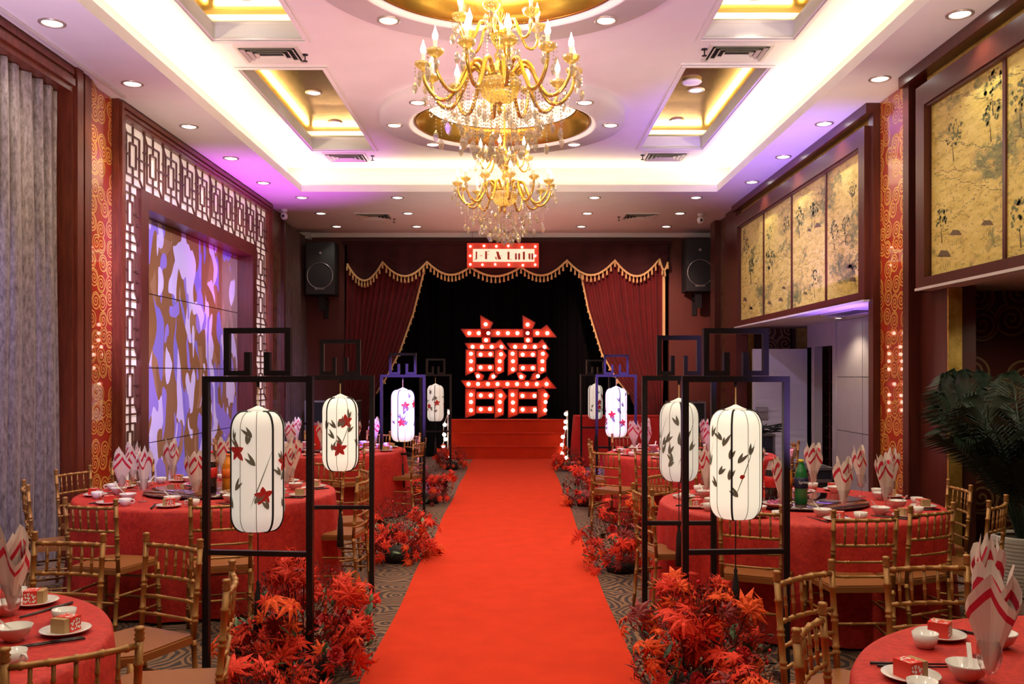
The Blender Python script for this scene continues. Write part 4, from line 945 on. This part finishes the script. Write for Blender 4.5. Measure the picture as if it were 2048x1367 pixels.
def P_spoon():
    t = thing('soup_spoon', 'x', 'spoon'); m = MB().lathe([(.001, .0), (.014, .003), (.019, .011), (.017, .011), (.001, .004)], 12); part(t, 'spoon_bowl', m, M['white'])
    part(t, 'handle', MB().bar((.014, 0, .009), (.085, 0, .045), .014, .005, (0, 0, 1)), M['white']); return Proto(t)
def P_stick():
    t = thing('chopstick', 'x', 'chopstick'); part(t, 'shaft', MB().tube([(-.11, 0, .005), (.02, 0, .005)], [.0022, .004], 6), M['chop']); part(t, 'grip', MB().tube([(.02, 0, .005), (.12, 0, .005)], .0042, 6), M['chop']); return Proto(t)
def P_box():
    t = thing('favour_box', 'x', 'box'); part(t, 'card_box', MB().box(-.034, .034, -.03, .03, 0, .048), M['kraft']); part(t, 'red_sleeve', MB().box(-.012, .036, -.0315, .0315, -.0005, .0495), M['cardred'])
    m = MB(); r_ = random.Random(4)
    for k in range(26):
        x, z = r_.uniform(-.008, .032), r_.uniform(.006, .044)
        for y in (-.0320, .0320): m.add([(x, y, z+.004), (x+.0035, y, z), (x, y, z-.004), (x-.0035, y, z)], [(0, 1, 2, 3)])
        y = r_.uniform(-.027, .027); m.add([(x, y+.004, .0500), (x+.0035, y, .0500), (x, y-.004, .0500), (x-.0035, y, .0500)], [(0, 1, 2, 3)])
    part(t, 'printed_dots', m, M['txt'])['kind'] = 'stuff'; return Proto(t)
def P_glass():
    t = thing('wine_glass', 'x', 'glass'); part(t, 'foot', MB().lathe([(.001, .002), (.032, .001), (.033, .003), (.006, .007), (.004, .012)], 20), M['glass']); part(t, 'stem', MB().lathe([(.004, .010), (.0035, .05), (.005, .066)], 8), M['glass'])
    part(t, 'glass_bowl', MB().lathe([(.004, .064), (.018, .072), (.029, .092), (.033, .115), (.031, .145), (.028, .160)], 20), M['glass']); return Proto(t)
def P_napkin(seed, h, spread, nlob):
    r_ = random.Random(seed); t = thing('folded_napkin', 'x', 'napkin'); n = nlob*8; ph = r_.uniform(0, TAU)
    def tri(a): f_ = (a/TAU*nlob) % 1; return 1-abs(2*f_-1)
    for (sc, oz, rot) in ((1, 0, 0), (.72, .035, .6)):
        fr = [0, .25, .5, .66, .76, .86, .90, 1]; body = MB(); st = MB(); P = []
        for f_ in fr:
            row = []
            for i in range(n):
                a = TAU*i/n; top = h*(.70+.30*tri(a+ph+rot))+oz; z = .075+(top-.075)*f_
                rr = .010+(spread*sc)*(f_**1.15)*(.72+.28*math.cos(a*nlob+ph+rot+1)); rr *= 1-.15*max(0, f_-.85)*5*(1-tri(a+ph))
                row.append((rr*math.cos(a)*1.15, rr*math.sin(a)*.85, z+0))
            P.append(row)
        for j in range(len(fr)-1):
            tgt = st if j in (4,) else body
            for i in range(n):
                i2 = (i+1) % n; tgt.add([P[j][i], P[j][i2], P[j+1][i2], P[j+1][i]], [(0, 1, 2, 3)])
        part(t, 'linen_fold', body, M['napkin']); part(t, 'crimson_band', st, M['stripe'])
    return Proto(t)
PL, BO, CU, SPO, ST, BX, GL = P_plate(), P_bowl(), P_cup(), P_spoon(), P_stick(), P_box(), P_glass()
NK = [P_napkin(1, .345, .062, 3), P_napkin(2, .36, .056, 4), P_napkin(5, .33, .066, 3)]
def setting(tn, az, full=True):
    cx, cy, rad = TB[tn]; a = math.radians(az); d = Vector((math.cos(a), math.sin(a), 0)); s = Vector((-d.y, d.x, 0)); c = Vector((cx, cy, TZ+.001))
    w_ = f'at the {AZ[az]} seat of the {tn} table'; wob = lambda k=.012: R.uniform(-k, k)
    def pos(r, q): return c+d*(rad-r+wob())+s*(q+wob())
    p = pos(.15, 0)
    if not inview(*p, 60): return
    PL.place(p, 0, f'white side plate {w_}', f'side plates on the {tn} table')
    BX.place(p+Vector((0, 0, .0075)), R.uniform(-.9, .9)+(a+PI/2), f'brown and red favour box {w_}', f'favour boxes on the {tn} table')
    p = pos(.30, -.05); BO.place(p, 0, f'white rice bowl {w_}', f'rice bowls on the {tn} table')
    SPO.place(p+Vector((.012, 0, .0165)), a+R.uniform(-1, 1), f'white soup spoon {w_}', f'soup spoons on the {tn} table', rot=(0, -.35, a+R.uniform(-2.5, -.5)))
    p = pos(.17, .145); CU.place(p, R.uniform(0, TAU), f'white tea cup {w_}', f'tea cups on the {tn} table')
    if full:
        for k in (0, 1): p = pos(.18, -.115-.012*k); ST.place(p, a+.25, f'{["inner","outer"][k]} black chopstick of the pair {w_}', f'chopsticks on the {tn} table')
    p = pos(.335, .10); GL.place(p, 0, f'stemmed wine glass {w_}', f'wine glasses on the {tn} table')
    NK[R.randrange(3)].place(p, R.uniform(0, TAU), f'cream folded napkin {w_}', f'folded napkins on the {tn} table', rot=(wob(.07), wob(.07), R.uniform(0, TAU)))
for tn in TB:
    for az in AZ: setting(tn, az, not tn.startswith('rear'))
for p_ in (PL, BO, CU, SPO, ST, BX, GL, *NK): p_.finish()
# ---- bottles, gift bags, dishes on the turntables
def bottle(cat, lab, loc, body, cap, label_m, h=.30, neck=None, text=None):
    t = thing('drink_bottle', lab, 'bottle', loc, group='drink bottles')
    part(t, 'bottle_body', MB().lathe([(.035, 0), (.042, .012), (.040, .06), (.042, .10), (.043, h*.62), (.036, h*.74)], 16), body)
    part(t, 'neck', MB().lathe([(.036, h*.74), (.020, h*.88), (.014, h*.93), (.014, h*.96)], 12), neck or body)
    part(t, 'label', MB().lathe([(.0425, h*.36), (.0445, h*.365), (.0445, h*.60), (.0425, h*.605)], 16), label_m)
    part(t, 'cap', MB().lathe([(.015, h*.95), (.017, h*.955), (.017, h), (.001, h+.001)], 12), cap)
    if text: text_mesh('label_lettering', text, .026, t, M['txt'], (0, -.0455, h*.50), (PI/2, 0, 0))
for tn, ox in (('middle right', -.10), ('middle left', .14)):
    cx, cy, _ = TB[tn]; z = TZ+.023
    bottle('b', f'dark cola bottle with red label and cap on the {tn} turntable', (cx+ox+(-.14 if ox < 0 else -.06), cy-.20, z), M['cola'], M['caped'], M['colalabel'], .30, M['clearneck'])
    bottle('b', f'green soda bottle with yellow cap on the {tn} turntable', (cx+ox+(.05 if ox < 0 else -.13), cy-.22 if ox < 0 else cy-.05, z), M['green'], M['capy'], M['navylabel'], .29, text='Sprite')
    bottle('b', f'orange juice bottle with orange cap on the {tn} turntable', (cx+ox+(-.02 if ox < 0 else .04), cy-.12, z), M['juice'], M['capo'], M['capo'], .27)
    bottle('b', f'dark green bottle with navy label on the {tn} turntable', (cx+ox+(-.045 if ox < 0 else .02), cy-.02, z), M['dgreen'], M['navylabel'], M['navylabel'], .28)
for tn, ox, oy in (('middle right', -.33, -.08), ('rear left', -.06, -.2), ('rear right', -.05, .1), ('middle left', .30, -.1)):
    cx, cy, _ = TB[tn]; t = thing('gift_bag', f'tall red gift bag standing on the {tn} turntable', 'bag', (cx+ox, cy+oy, TZ+.023), group='red gift bags')
    m = MB(); m.prism([(-.06, 0), (.06, 0), (.065, .27), (-.065, .27)], -.035, .035, lambda u, v, d: (u, d, v)); part(t, 'bag_body', m, M['giftred'])
    part(t, 'handle', MB().tube([(-.03, -.036, .265), (-.025, -.038, .30), (.025, -.038, .30), (.03, -.036, .265)], .003, 5), M['giftred'])
    part(t, 'round_emblem', MB().lathe([(.012, 0), (.014, -.002), (.001, -.003)], 12, 0, -.036, .05, axis='y'), M['goldtxt'])
for tn, L in (('middle right', [(-.24, -.32, 'sweets'), (.12, .30, 'sweets')]), ('middle left', [(-.15, .15, 'sweets'), (.28, -.33, 'biscuits')]), ('front right', [(-.2, .25, 'sweets')]), ('rear left', [(.2, -.2, 'sweets')]), ('rear right', [(.25, -.2, 'biscuits')])):
    cx, cy, _ = TB[tn]
    for (ox, oy, kind) in L:
        side = 'left' if ox < 0 else 'right'
        t = thing('serving_dish', f'white dish of {kind} on the {side} side of the {tn} turntable', 'dish', (cx+ox, cy+oy, TZ+.023), group='serving dishes')
        part(t, 'dish_body', MB().lathe([(.05, 0), (.07, .008), (.095, .022), (.092, .024), (.06, .010), (.001, .008)], 28), M['white'])
        m = MB(); r_ = random.Random(int(ox*100+50))
        for k in range(26):
            a, q = r_.uniform(0, TAU), .065*math.sqrt(r_.random()); m.sphere((q*math.cos(a), q*math.sin(a), .02+.02*(1-q/.065)), .014, 5, .7)
        part(t, 'wrapped_sweets' if kind == 'sweets' else 'small_biscuits', m, M['sweet'] if kind == 'sweets' else M['bread'])['kind'] = 'stuff'
# menu card with vertical characters
cx, cy, _ = TB['middle left']
t = thing('greeting_card', 'red upright card with gold characters before the bottles on the middle left table', 'card', (cx+.075, cy-.37, TZ+.023), .05)
part(t, 'card_sheet', MB().box(-.047, .047, -.002, .002, 0, .235), M['cardred'])
part(t, 'picture_band', MB().box(-.046, .046, -.0035, -.002, .005, .055), M['bread'])
for i, ch in enumerate('佳偶天成'): text_mesh('character', ch, .036, t, M['goldtxt'], (-.008, -.004, .205-.042*i), (PI/2, 0, 0), .0006)

# ================================================================== LANTERN STANDS
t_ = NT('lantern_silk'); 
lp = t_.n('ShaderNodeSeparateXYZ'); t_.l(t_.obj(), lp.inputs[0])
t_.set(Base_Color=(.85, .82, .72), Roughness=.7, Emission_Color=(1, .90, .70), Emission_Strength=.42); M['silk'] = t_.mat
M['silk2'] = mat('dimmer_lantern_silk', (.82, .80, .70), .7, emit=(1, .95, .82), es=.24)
M['seam'] = mat('grey_seam', (.30, .29, .25), .7)
KX = .058
def lprof(r, h, k=.085, n=6):
    P = [(.02, -h)]
    for i in range(n+1): a = -PI/2+PI/2*i/n; P.append((r-KX+KX*math.cos(a), -h+k+k*math.sin(a)))
    for i in range(n+1): a = PI/2*i/n; P.append((r-KX+KX*math.cos(a), -k+k*math.sin(a)))
    P.append((.02, 0)); return P
def lrad(z, r, h, k=.085):
    if z > -k: return r-KX+KX*math.sqrt(max(0, 1-((z+k)/k)**2))
    if z < -h+k: return r-KX+KX*math.sqrt(max(0, 1-((-h+k-z)/k)**2))
    return r
def lantern(loc, dia, h, rz, label, seed, mt, red=True, tz=1.56):
    r = dia/2; g = random.Random(seed); t = thing('silk_lantern', label, 'lantern', loc, rz, group='white hanging lanterns')
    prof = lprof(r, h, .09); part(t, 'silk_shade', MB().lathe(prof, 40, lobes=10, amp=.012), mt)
    for k in range(10):
        a = TAU*k/10; blk = k % 3 == 0
        m = MB(); m.tube([((rr*(1.014))*math.cos(a)+.0, rr*1.014*math.sin(a), z*1.006+.002) for (rr, z) in prof], .0055 if blk else .0018, 5)
        part(t, 'black_rib' if blk else 'seam_rib', m, M['mblack'] if blk else M['seam'])
    part(t, 'top_ring', MB().lathe([(.05, .0), (.055, .008), (.03, .018), (.006, .03)], 16), M['silk2'])
    part(t, 'cord', MB().tube([(0, 0, .02), (0, 0, tz-loc[2])], .0035, 5), M['goldtxt'])
    part(t, 'tassel_string', MB().tube([(0, 0, -h), (0, 0, -h-.27)], .003, 4), M['mblack'])
    part(t, 'tassel', MB().lathe([(.003, -h-.25), (.010, -h-.27), (.008, -h-.29), (.016, -h-.33), (.025, -h-.52), (.001, -h-.52)], 8), M['mblack'])
    def petal(a, z, L, wd, ang, mt_, nm):
        m = MB(); pts = []
        N = 6
        for i in range(N+1):
            f_ = i/N; wv = wd*math.sin(PI*f_**.8)*.5
            for s in (-1, 1):
                du, dz = L*f_*math.cos(ang)-s*wv*math.sin(ang), L*f_*math.sin(ang)+s*wv*math.cos(ang)
                zz = min(-.01, max(-h+.01, z+dz)); rr = lrad(zz, r, h, .09)*1.016+.0012; aa = a+du/rr; pts.append((rr*math.cos(aa), rr*math.sin(aa), zz))
        m.add(pts, [(2*i, 2*i+2, 2*i+3, 2*i+1) for i in range(N)]); part(t, nm, m, mt_)
    for k in range(3):                                     # three painted sprays round the shade
        a0 = -PI/2+TAU*k/3+g.uniform(-.3, .3)-rz; z0 = -.55*h
        for q in range(9):
            a = a0+g.uniform(-.8, .8); z = g.uniform(-.86, -.15)*h; ang = g.choice((.8, 1.1, 1.9, 2.2, 1.3))
            for e in (0, 1): petal(a, z, g.uniform(.05, .08), .017, ang+(.34 if e else -.1), M['ink'], 'painted_leaf')
        petal(a0, -.8*h, .34, .005, 1.2, M['ink'], 'painted_stem')
        for q in range(2 if red else 0):
            a = a0+g.choice((-.55, .5, .15)); z = g.uniform(-.7, -.25)*h
            for e in range(5): petal(a, z, g.uniform(.046, .062), .030, e*TAU/5+.4, M['inkred'], 'painted_petal')
        if not red: petal(a0+.2, -.6*h, .03, .022, .3, M['inkred'], 'painted_petal')
def stand(x, y, wd, rz, label, tube=.032):
    t = thing('lantern_stand', label, 'stand', (x, y, 0), rz, group='black lantern stands'); h = wd/2; q = tube/2; b = M['black']
    bx = lambda nm, x0, x1, z0, z1, y0=-q, y1=q: part(t, nm, MB().box(x0, x1, y0, y1, z0, z1), b)
    bx('post', -h-q, -h+q, 0, 1.585); bx('post', h-q, h+q, 0, 1.585); bx('top_bar', -h+q, h-q, 1.555, 1.585); bx('cross_bar', -h+q, h-q, .675, .70)
    s = wd/.53; a = .17*s; z0, z1 = 1.587, 1.83
    m = MB().box(-a, a, -q, q, z1-.028, z1).box(-a, -a+.028, -q, q, z0, z1-.028).box(a-.028, a, -q, q, z0, z1-.028); part(t, 'top_frame', m, b)
    m = MB().box(-a+.028, -.035*s, -q, q, z0, z0+.026).box(-.065*s, -.035*s, -q, q, z0+.026, z0+.12); part(t, 'top_hook', m, b)
    m = MB().box(.035*s, a-.028, -q, q, z0, z0+.026).box(.035*s, .065*s, -q, q, z0+.026, z0+.12); part(t, 'top_hook', m, b)
    for sx in (-1, 1): bx('foot', sx*h-q, sx*h+q, 0, .02, -.16, .16)
    part(t, 'cord_hook', MB().tube([(0, 0, 1.556), (0, 0, 1.53)], .008, 6), M['mblack'])
o4 = ['nearest', 'second', 'third', 'farthest']
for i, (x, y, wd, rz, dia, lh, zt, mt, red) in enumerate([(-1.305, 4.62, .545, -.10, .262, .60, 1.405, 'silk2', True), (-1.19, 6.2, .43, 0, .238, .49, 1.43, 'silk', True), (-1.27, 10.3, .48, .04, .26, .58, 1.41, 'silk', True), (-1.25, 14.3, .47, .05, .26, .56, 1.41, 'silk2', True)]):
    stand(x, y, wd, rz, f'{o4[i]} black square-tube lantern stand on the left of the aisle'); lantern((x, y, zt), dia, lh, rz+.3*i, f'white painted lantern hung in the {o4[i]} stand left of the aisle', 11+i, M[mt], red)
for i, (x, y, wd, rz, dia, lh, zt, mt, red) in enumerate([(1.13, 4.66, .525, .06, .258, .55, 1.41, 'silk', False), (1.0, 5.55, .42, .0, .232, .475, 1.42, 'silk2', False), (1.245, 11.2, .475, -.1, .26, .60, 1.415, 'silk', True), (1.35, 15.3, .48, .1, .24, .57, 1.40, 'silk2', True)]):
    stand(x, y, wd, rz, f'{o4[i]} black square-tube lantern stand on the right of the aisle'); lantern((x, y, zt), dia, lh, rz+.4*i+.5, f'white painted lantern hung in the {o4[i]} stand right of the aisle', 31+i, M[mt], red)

# ================================================================== FLORAL ARRANGEMENTS
def maple(mt, curl):
    m = MB(); m.add([(0, 0, 0)], []); lob = [(90, 1), (52, .88), (128, .88), (12, .66), (168, .66), (-32, .40), (212, .40)]
    V = [(0, .18, .02)]; Fc = []
    for (a, L) in lob:
        a = math.radians(a); d = Vector((math.cos(a), math.sin(a), 0)); s = Vector((-d.y, d.x, 0)); c = Vector((0, .18, 0)); L *= .82
        b = len(V); p = c+d*L*.45; V += [tuple(p+s*L*.15), tuple(p+Vector((0, 0, .05))), tuple(p-s*L*.15), tuple(c+d*L+Vector((0, 0, -curl*L)))]
        Fc += [(0, b+2, b+1), (0, b+1, b), (b, b+1, b+3), (b+1, b+2, b+3)]
    m = MB(); m.add(V, Fc); m.bar((0, -.25, 0), (0, .2, .0), .02, .02, (0, 0, 1)); return m.mesh('maple_leaf', mt)
def ovate(mt):
    m = MB(); V = [(0, 0, 0), (-.25, .4, -.04), (0, .45, .04), (.25, .4, -.04), (-.16, .8, -.06), (0, .8, .0), (.16, .8, -.06), (0, 1.05, -.1)]
    m.add(V, [(0, 2, 1), (0, 3, 2), (1, 2, 5, 4), (2, 3, 6, 5), (4, 5, 7), (5, 6, 7)]); return m.mesh('oval_leaf', mt)
ML = [maple(M['leafred'], .25), maple(M['leaforange'], .35), maple(M['leafred'], .1), maple(M['leafdark'], .3)]
OG, OP, ORD = ovate(M['leafgreen']), ovate(M['leafpale']), ovate(M['leafdark'])
m = MB()
for k in range(3):
    for i in range(5):
        a = TAU*i/5+k*.6; r0 = .25+.25*k; b = [(0, 0, 0)]+[(r0*math.cos(a+s), r0*math.sin(a+s), .45-.1*k) for s in (-.55, 0, .55)]+[(r0*1.05*math.cos(a+s), r0*1.05*math.sin(a+s), .7-.22*k) for s in (-.4, .4)]
        m.add(b, [(0, 1, 2), (0, 2, 3), (1, 4, 2), (2, 5, 3), (4, 5, 2)])
m.smooth = True; m.sphere((0, 0, .42), .2, 6); ROSE = m.mesh('rose_bloom', M['rose'])
BERRY = MB().sphere((0, 0, 0), 1, 6).mesh('berry', M['berry'])
def arrangement(cx, cy, rx, ry, h, nm_, ng, seed, label, size=.12, dense=1):
    g = random.Random(seed); t = thing('floral_arrangement', label, 'flowers', (cx, cy, 0), group='red maple leaf floral arrangements')
    part(t, 'planter', MB().lathe([(.001, .002), (rx*.36, .002), (rx*.40, .05), (rx*.34, .12), (.001, .14)], 16), M['mblack'])
    stems = MB()
    # clusters of leaves around branch ends
    ncl = max(5, nm_//9)
    for c in range(ncl):
        a = g.uniform(0, TAU); q = math.sqrt(g.random()); hh = h*(1-.45*q*q)*g.uniform(.14, 1.12); bx, by, bz = rx*q*math.cos(a), ry*q*math.sin(a), hh
        stems.tube([(bx*.2, by*.2, .1), (bx*.7, by*.7, hh*.6), (bx, by, hh)], .004, 4)
        col = g.choices((0, 1, 2, 3), (4, 2.4, 3, 1.8))[0]
        for k in range(nm_//ncl):
            d = Vector((g.gauss(0, 1), g.gauss(0, 1), g.gauss(.2, .8))).normalized(); p = Vector((bx, by, bz))+d*g.uniform(.02, size*.9)
            if p.z < .04: p.z = .04+g.random()*.05
            out = (d+Vector((0, -.5, .45))).normalized(); q_ = out.to_track_quat('Z', 'Y').to_euler(); q_.rotate_axis('Z', g.uniform(0, TAU))
            s = size*g.uniform(.6, 1.15); link('maple_leaf', ML[col if g.random() < .75 else g.randrange(4)], t, p, q_, (s, s, s))
    for k in range(nm_//4):                                # skirt of leaves hiding the planter
        a = g.uniform(0, TAU); q = g.uniform(.5, .95); p = Vector((rx*q*math.cos(a), ry*q*math.sin(a), g.uniform(.05, .22))); out = (Vector((math.cos(a), math.sin(a)-.3, .5))).normalized()
        q_ = out.to_track_quat('Z', 'Y').to_euler(); q_.rotate_axis('Z', g.uniform(0, TAU)); s = size*g.uniform(.6, .95); link('maple_leaf', ML[g.choices((0, 1, 3), (4, 1, 4))[0]], t, p, q_, (s, s, s))
    for k in range(ng):
        a = g.uniform(0, TAU); q = math.sqrt(g.random())*.9; p = Vector((rx*q*math.cos(a), ry*q*math.sin(a), h*g.uniform(.12, .6)))
        s = size*g.uniform(.4, .75); link('oval_leaf', g.choices((OG, OP, ORD), (5, 1, 3))[0], t, p, (g.uniform(.2, 1.3), g.uniform(-.5, .5), g.uniform(0, TAU)), (s, s, s))
    for k in range(max(3, ng//8)):
        a = g.uniform(0, TAU); q = math.sqrt(g.random())*.8; p = Vector((rx*q*math.cos(a), ry*q*math.sin(a)-.05, h*g.uniform(.2, .6)))
        s = size*.45; link('rose_bloom', ROSE, t, p, (g.uniform(.4, 1.2), g.uniform(-.4, .4), g.uniform(0, 1)), (s, s, s))
    for k in range(ng//3):
        a = g.uniform(0, TAU); q = math.sqrt(g.random()); p = Vector((rx*q*math.cos(a), ry*q*math.sin(a), h*g.uniform(.5, 1.2)*(1-.4*q))); s = .008*g.uniform(.7, 1.4); link('berry', BERRY, t, p, (0, 0, 0), (s, s, s))
        stems.tube([(p.x*.5, p.y*.5, p.z*.5), tuple(p)], .0022, 3)
    part(t, 'branch_stems', stems, M['sprig'])['kind'] = 'stuff'
    m = MB(); N = int(1500*dense)
    for k in range(N):                                     # fine dry sprigs that fill the bush
        a = g.uniform(0, TAU); q = math.sqrt(g.random()); z = h*g.random()**.8*(1.05-.5*q*q); x, y = rx*.95*q*math.cos(a), ry*.95*q*math.sin(a)
        z = max(.03, z); d = Vector((x*1.5, y*1.5, .25+g.random()*.3)).normalized()*g.uniform(.012, .032); s = Vector((g.gauss(0, 1), g.gauss(0, 1), g.gauss(0, 1))).normalized()*.004
        p = Vector((x, y, z)); m.add([p, p+d*.5+s, p+d, p+d*.5-s], [(0, 1, 2, 3)])
    part(t, 'dry_sprigs', m, M['sprig'])['kind'] = 'stuff'
arrangement(-1.12, 4.80, .40, .50, .60, 220, 115, 1, 'large maple leaf arrangement around the nearest left lantern stand', .125, 2)
arrangement(-.98, 3.72, .27, .26, .40, 70, 14, 2, 'low bright orange maple leaf arrangement at the front left of the aisle', .15)
arrangement(-1.0, 7.75, .33, .42, .56, 150, 50, 3, 'maple leaf arrangement left of the aisle beyond the second lantern stand', .115, 1.6)
arrangement(-1.05, 11.2, .30, .42, .50, 110, 40, 4, 'maple leaf arrangement beside the third left lantern stand', .115, 1.4)
arrangement(-1.05, 15.1, .28, .4, .42, 70, 20, 5, 'distant maple leaf arrangement left of the stage steps', .115)
arrangement(.90, 4.42, .36, .42, .56, 200, 115, 6, 'large maple leaf arrangement around the nearest right lantern stand', .125, 2)
arrangement(1.0, 3.80, .24, .26, .36, 70, 14, 7, 'low bright orange maple leaf arrangement at the front right of the aisle', .15)
arrangement(.86, 7.35, .33, .42, .58, 150, 46, 8, 'maple leaf arrangement right of the aisle beyond the second lantern stand', .115, 1.6)
arrangement(.86, 11.0, .30, .42, .50, 110, 36, 9, 'maple leaf arrangement beside the third right lantern stand', .115, 1.4)
arrangement(.92, 15.0, .26, .38, .40, 70, 20, 10, 'distant maple leaf arrangement right of the stage steps', .115)

# ================================================================== REAR AND SIDE FURNISHINGS
t = thing('draped_table', 'tall rectangular table fully draped in plain red cloth right of the steps', 'table', (1.80, 15.9, 0))
m = MB(); n = 80; V = []; w2, d2 = .76, .35
per = [(-w2, -d2), (w2, -d2), (w2, d2), (-w2, d2)]
pts = []
for i in range(4):
    a, b = per[i], per[(i+1) % 4]
    for k in range(30): pts.append((a[0]+(b[0]-a[0])*k/30, a[1]+(b[1]-a[1])*k/30))
for (z, w_) in ((.86, 0), (.84, .1), (.4, .7), (.01, 1)):
    for i, (x, y) in enumerate(pts): q = 1+.06*w_+.02*w_*math.sin(i*.9); V.append((x*q, y*q, z))
N = len(pts); m.smooth = True; m.add(V, [(j*N+i, (j+1)*N+i, (j+1)*N+(i+1) % N, j*N+(i+1) % N) for j in range(3) for i in range(N)]); m.smooth = False; m.face([i for i in reversed(range(N))]); part(t, 'drape', m, M['plaincloth'])
def flightcase(x, y, w_, d_, h, label, rz=0):
    t = thing('flight_case', label, 'case', (x, y, 0), rz); a, b = w_/2, d_/2
    part(t, 'case_body', MB().box(-a+.01, a-.01, -b+.01, b-.01, .06, h-.005), M['mblack'])
    for (x0, x1, y0, y1, z0, z1) in ((-a, a, -b, -b+.03, h-.03, h), (-a, a, -b, -b+.03, .05, .08), (-a, -a+.03, -b, -b+.03, .08, h-.03), (a-.03, a, -b, -b+.03, .08, h-.03), (-a, a, -b, -b+.02, h*.62, h*.62+.04), (-a, -a+.03, -b+.03, b, h-.03, h), (a-.03, a, -b+.03, b, h-.03, h)):
        part(t, 'aluminium_edge', MB().box(x0, x1, y0, y1, z0, z1), M['alu'])
    for sx in (-1, 1):
        for sy in (-1, 1): part(t, 'caster', MB().lathe([(.001, -.015), (.03, -.015), (.03, .015), (.001, .015)], 10, sx*(a-.08), sy*(b-.07), .03, axis='x'), M['mblack'])
    part(t, 'latch', MB().box(-.05, .05, -b-.008, -b, h*.55, h*.55+.08), M['alu'])
    return t
flightcase(3.05, 16.3, .62, .6, 1.10, 'black flight case with metal edges at the rear right of the room')
flightcase(-3.25, 16.3, .9, .6, 1.12, 'black flight case with metal edges in the rear left corner')
flightcase(3.45, 11.2, .75, .6, .47, 'low black flight case with metal edges beyond the middle right table')
fc = flightcase(3.15, 12.6, .75, .55, .78, 'black equipment rack case with antennas before the white door')
t = thing('wireless_receiver', 'black wireless receiver with four upright antennas on the rack case', 'receiver', (3.15, 12.5, .785))
part(t, 'receiver_body', MB().box(-.24, .24, -.12, .12, 0, .06), M['mblack'])
for x in (-.17, -.12, .02, .07): part(t, 'antenna', MB().tube([(x, .1, .06), (x+.005, .1, .30)], .006, 5), M['mblack'])
m = MB(); g = random.Random(3)
for k in range(9):
    p = [(g.uniform(-.3, .35), g.uniform(-.1, .1), g.uniform(0, .12)+.01) for _ in range(5)]; m.tube(bez(p, 5), .008, 5)
o = link('cable_coil', m.mesh('cable_coil', M['mblack']), loc=(3.35, 12.3, .79)); tag(o, 'tangled black cables piled on the rack case', 'cable')
# palm in a ribbed white pot
t = thing('potted_palm', 'dark green potted palm in a ribbed white pot at the right wall', 'plant', (3.66, 6.55, 0))
m = MB(); pr = [(.001, .01), (.14, .01)]
for i in range(15):
    z = .015+.027*i; r_ = .145+.062*(i/14)**.8; pr += [(r_, z), (r_+.005, z+.012), (r_, z+.022)]
pr += [(.215, .43), (.205, .44), (.19, .42)]; part(t, 'pot', m.lathe(pr, 36), M['potwhite']); part(t, 'soil', MB().lathe([(.19, .40), (.001, .41)], 20), M['soil'])
g = random.Random(12)
for k in range(44):
    a = g.uniform(0, TAU); L = g.uniform(.8, 1.75); el = g.uniform(1.0, 1.5); out = Vector((math.cos(a), math.sin(a), 0)); pts = []
    if out.x < -.2: el = max(el, 1.25)
    for i in range(11):
        f_ = i/10; r_ = .04+L*(math.cos(el)*f_+.28*f_*f_*math.sin(el)); z = .42+L*(math.sin(el)*f_*1.05-.30*f_**2.6); pts.append(out*min(r_, .80 if out.x > -.2 else .52)+Vector((0, 0, z)))
    if t.location.x+max(p.x for p in pts) > 4.9: continue
    part(t, 'frond_stem', MB().tube(pts, .006, 4), M['palm']); m = MB(); sd = Vector((-out.y, out.x, 0))
    for i in range(26):
        f_ = .28+.72*i/25; q = f_*10; j = min(9, int(q)); p = pts[j].lerp(pts[j+1], q-j); tn_ = (pts[j+1]-pts[j]).normalized()
        for s in (-1, 1):
            l_ = .30*math.sin(PI*min(.97, (f_-.2)*1.1))+.06; d = (tn_*.75+sd*s*.8).normalized()*l_; e = p+d+Vector((0, 0, -.35*l_)); md = p+d*.5+Vector((0, 0, .01)); wv = tn_*.012
            m.add([p, md+wv, e, md-wv], [(0, 1, 2, 3)])
    part(t, 'palm_frond', m, M['palm'])
CH.finish()
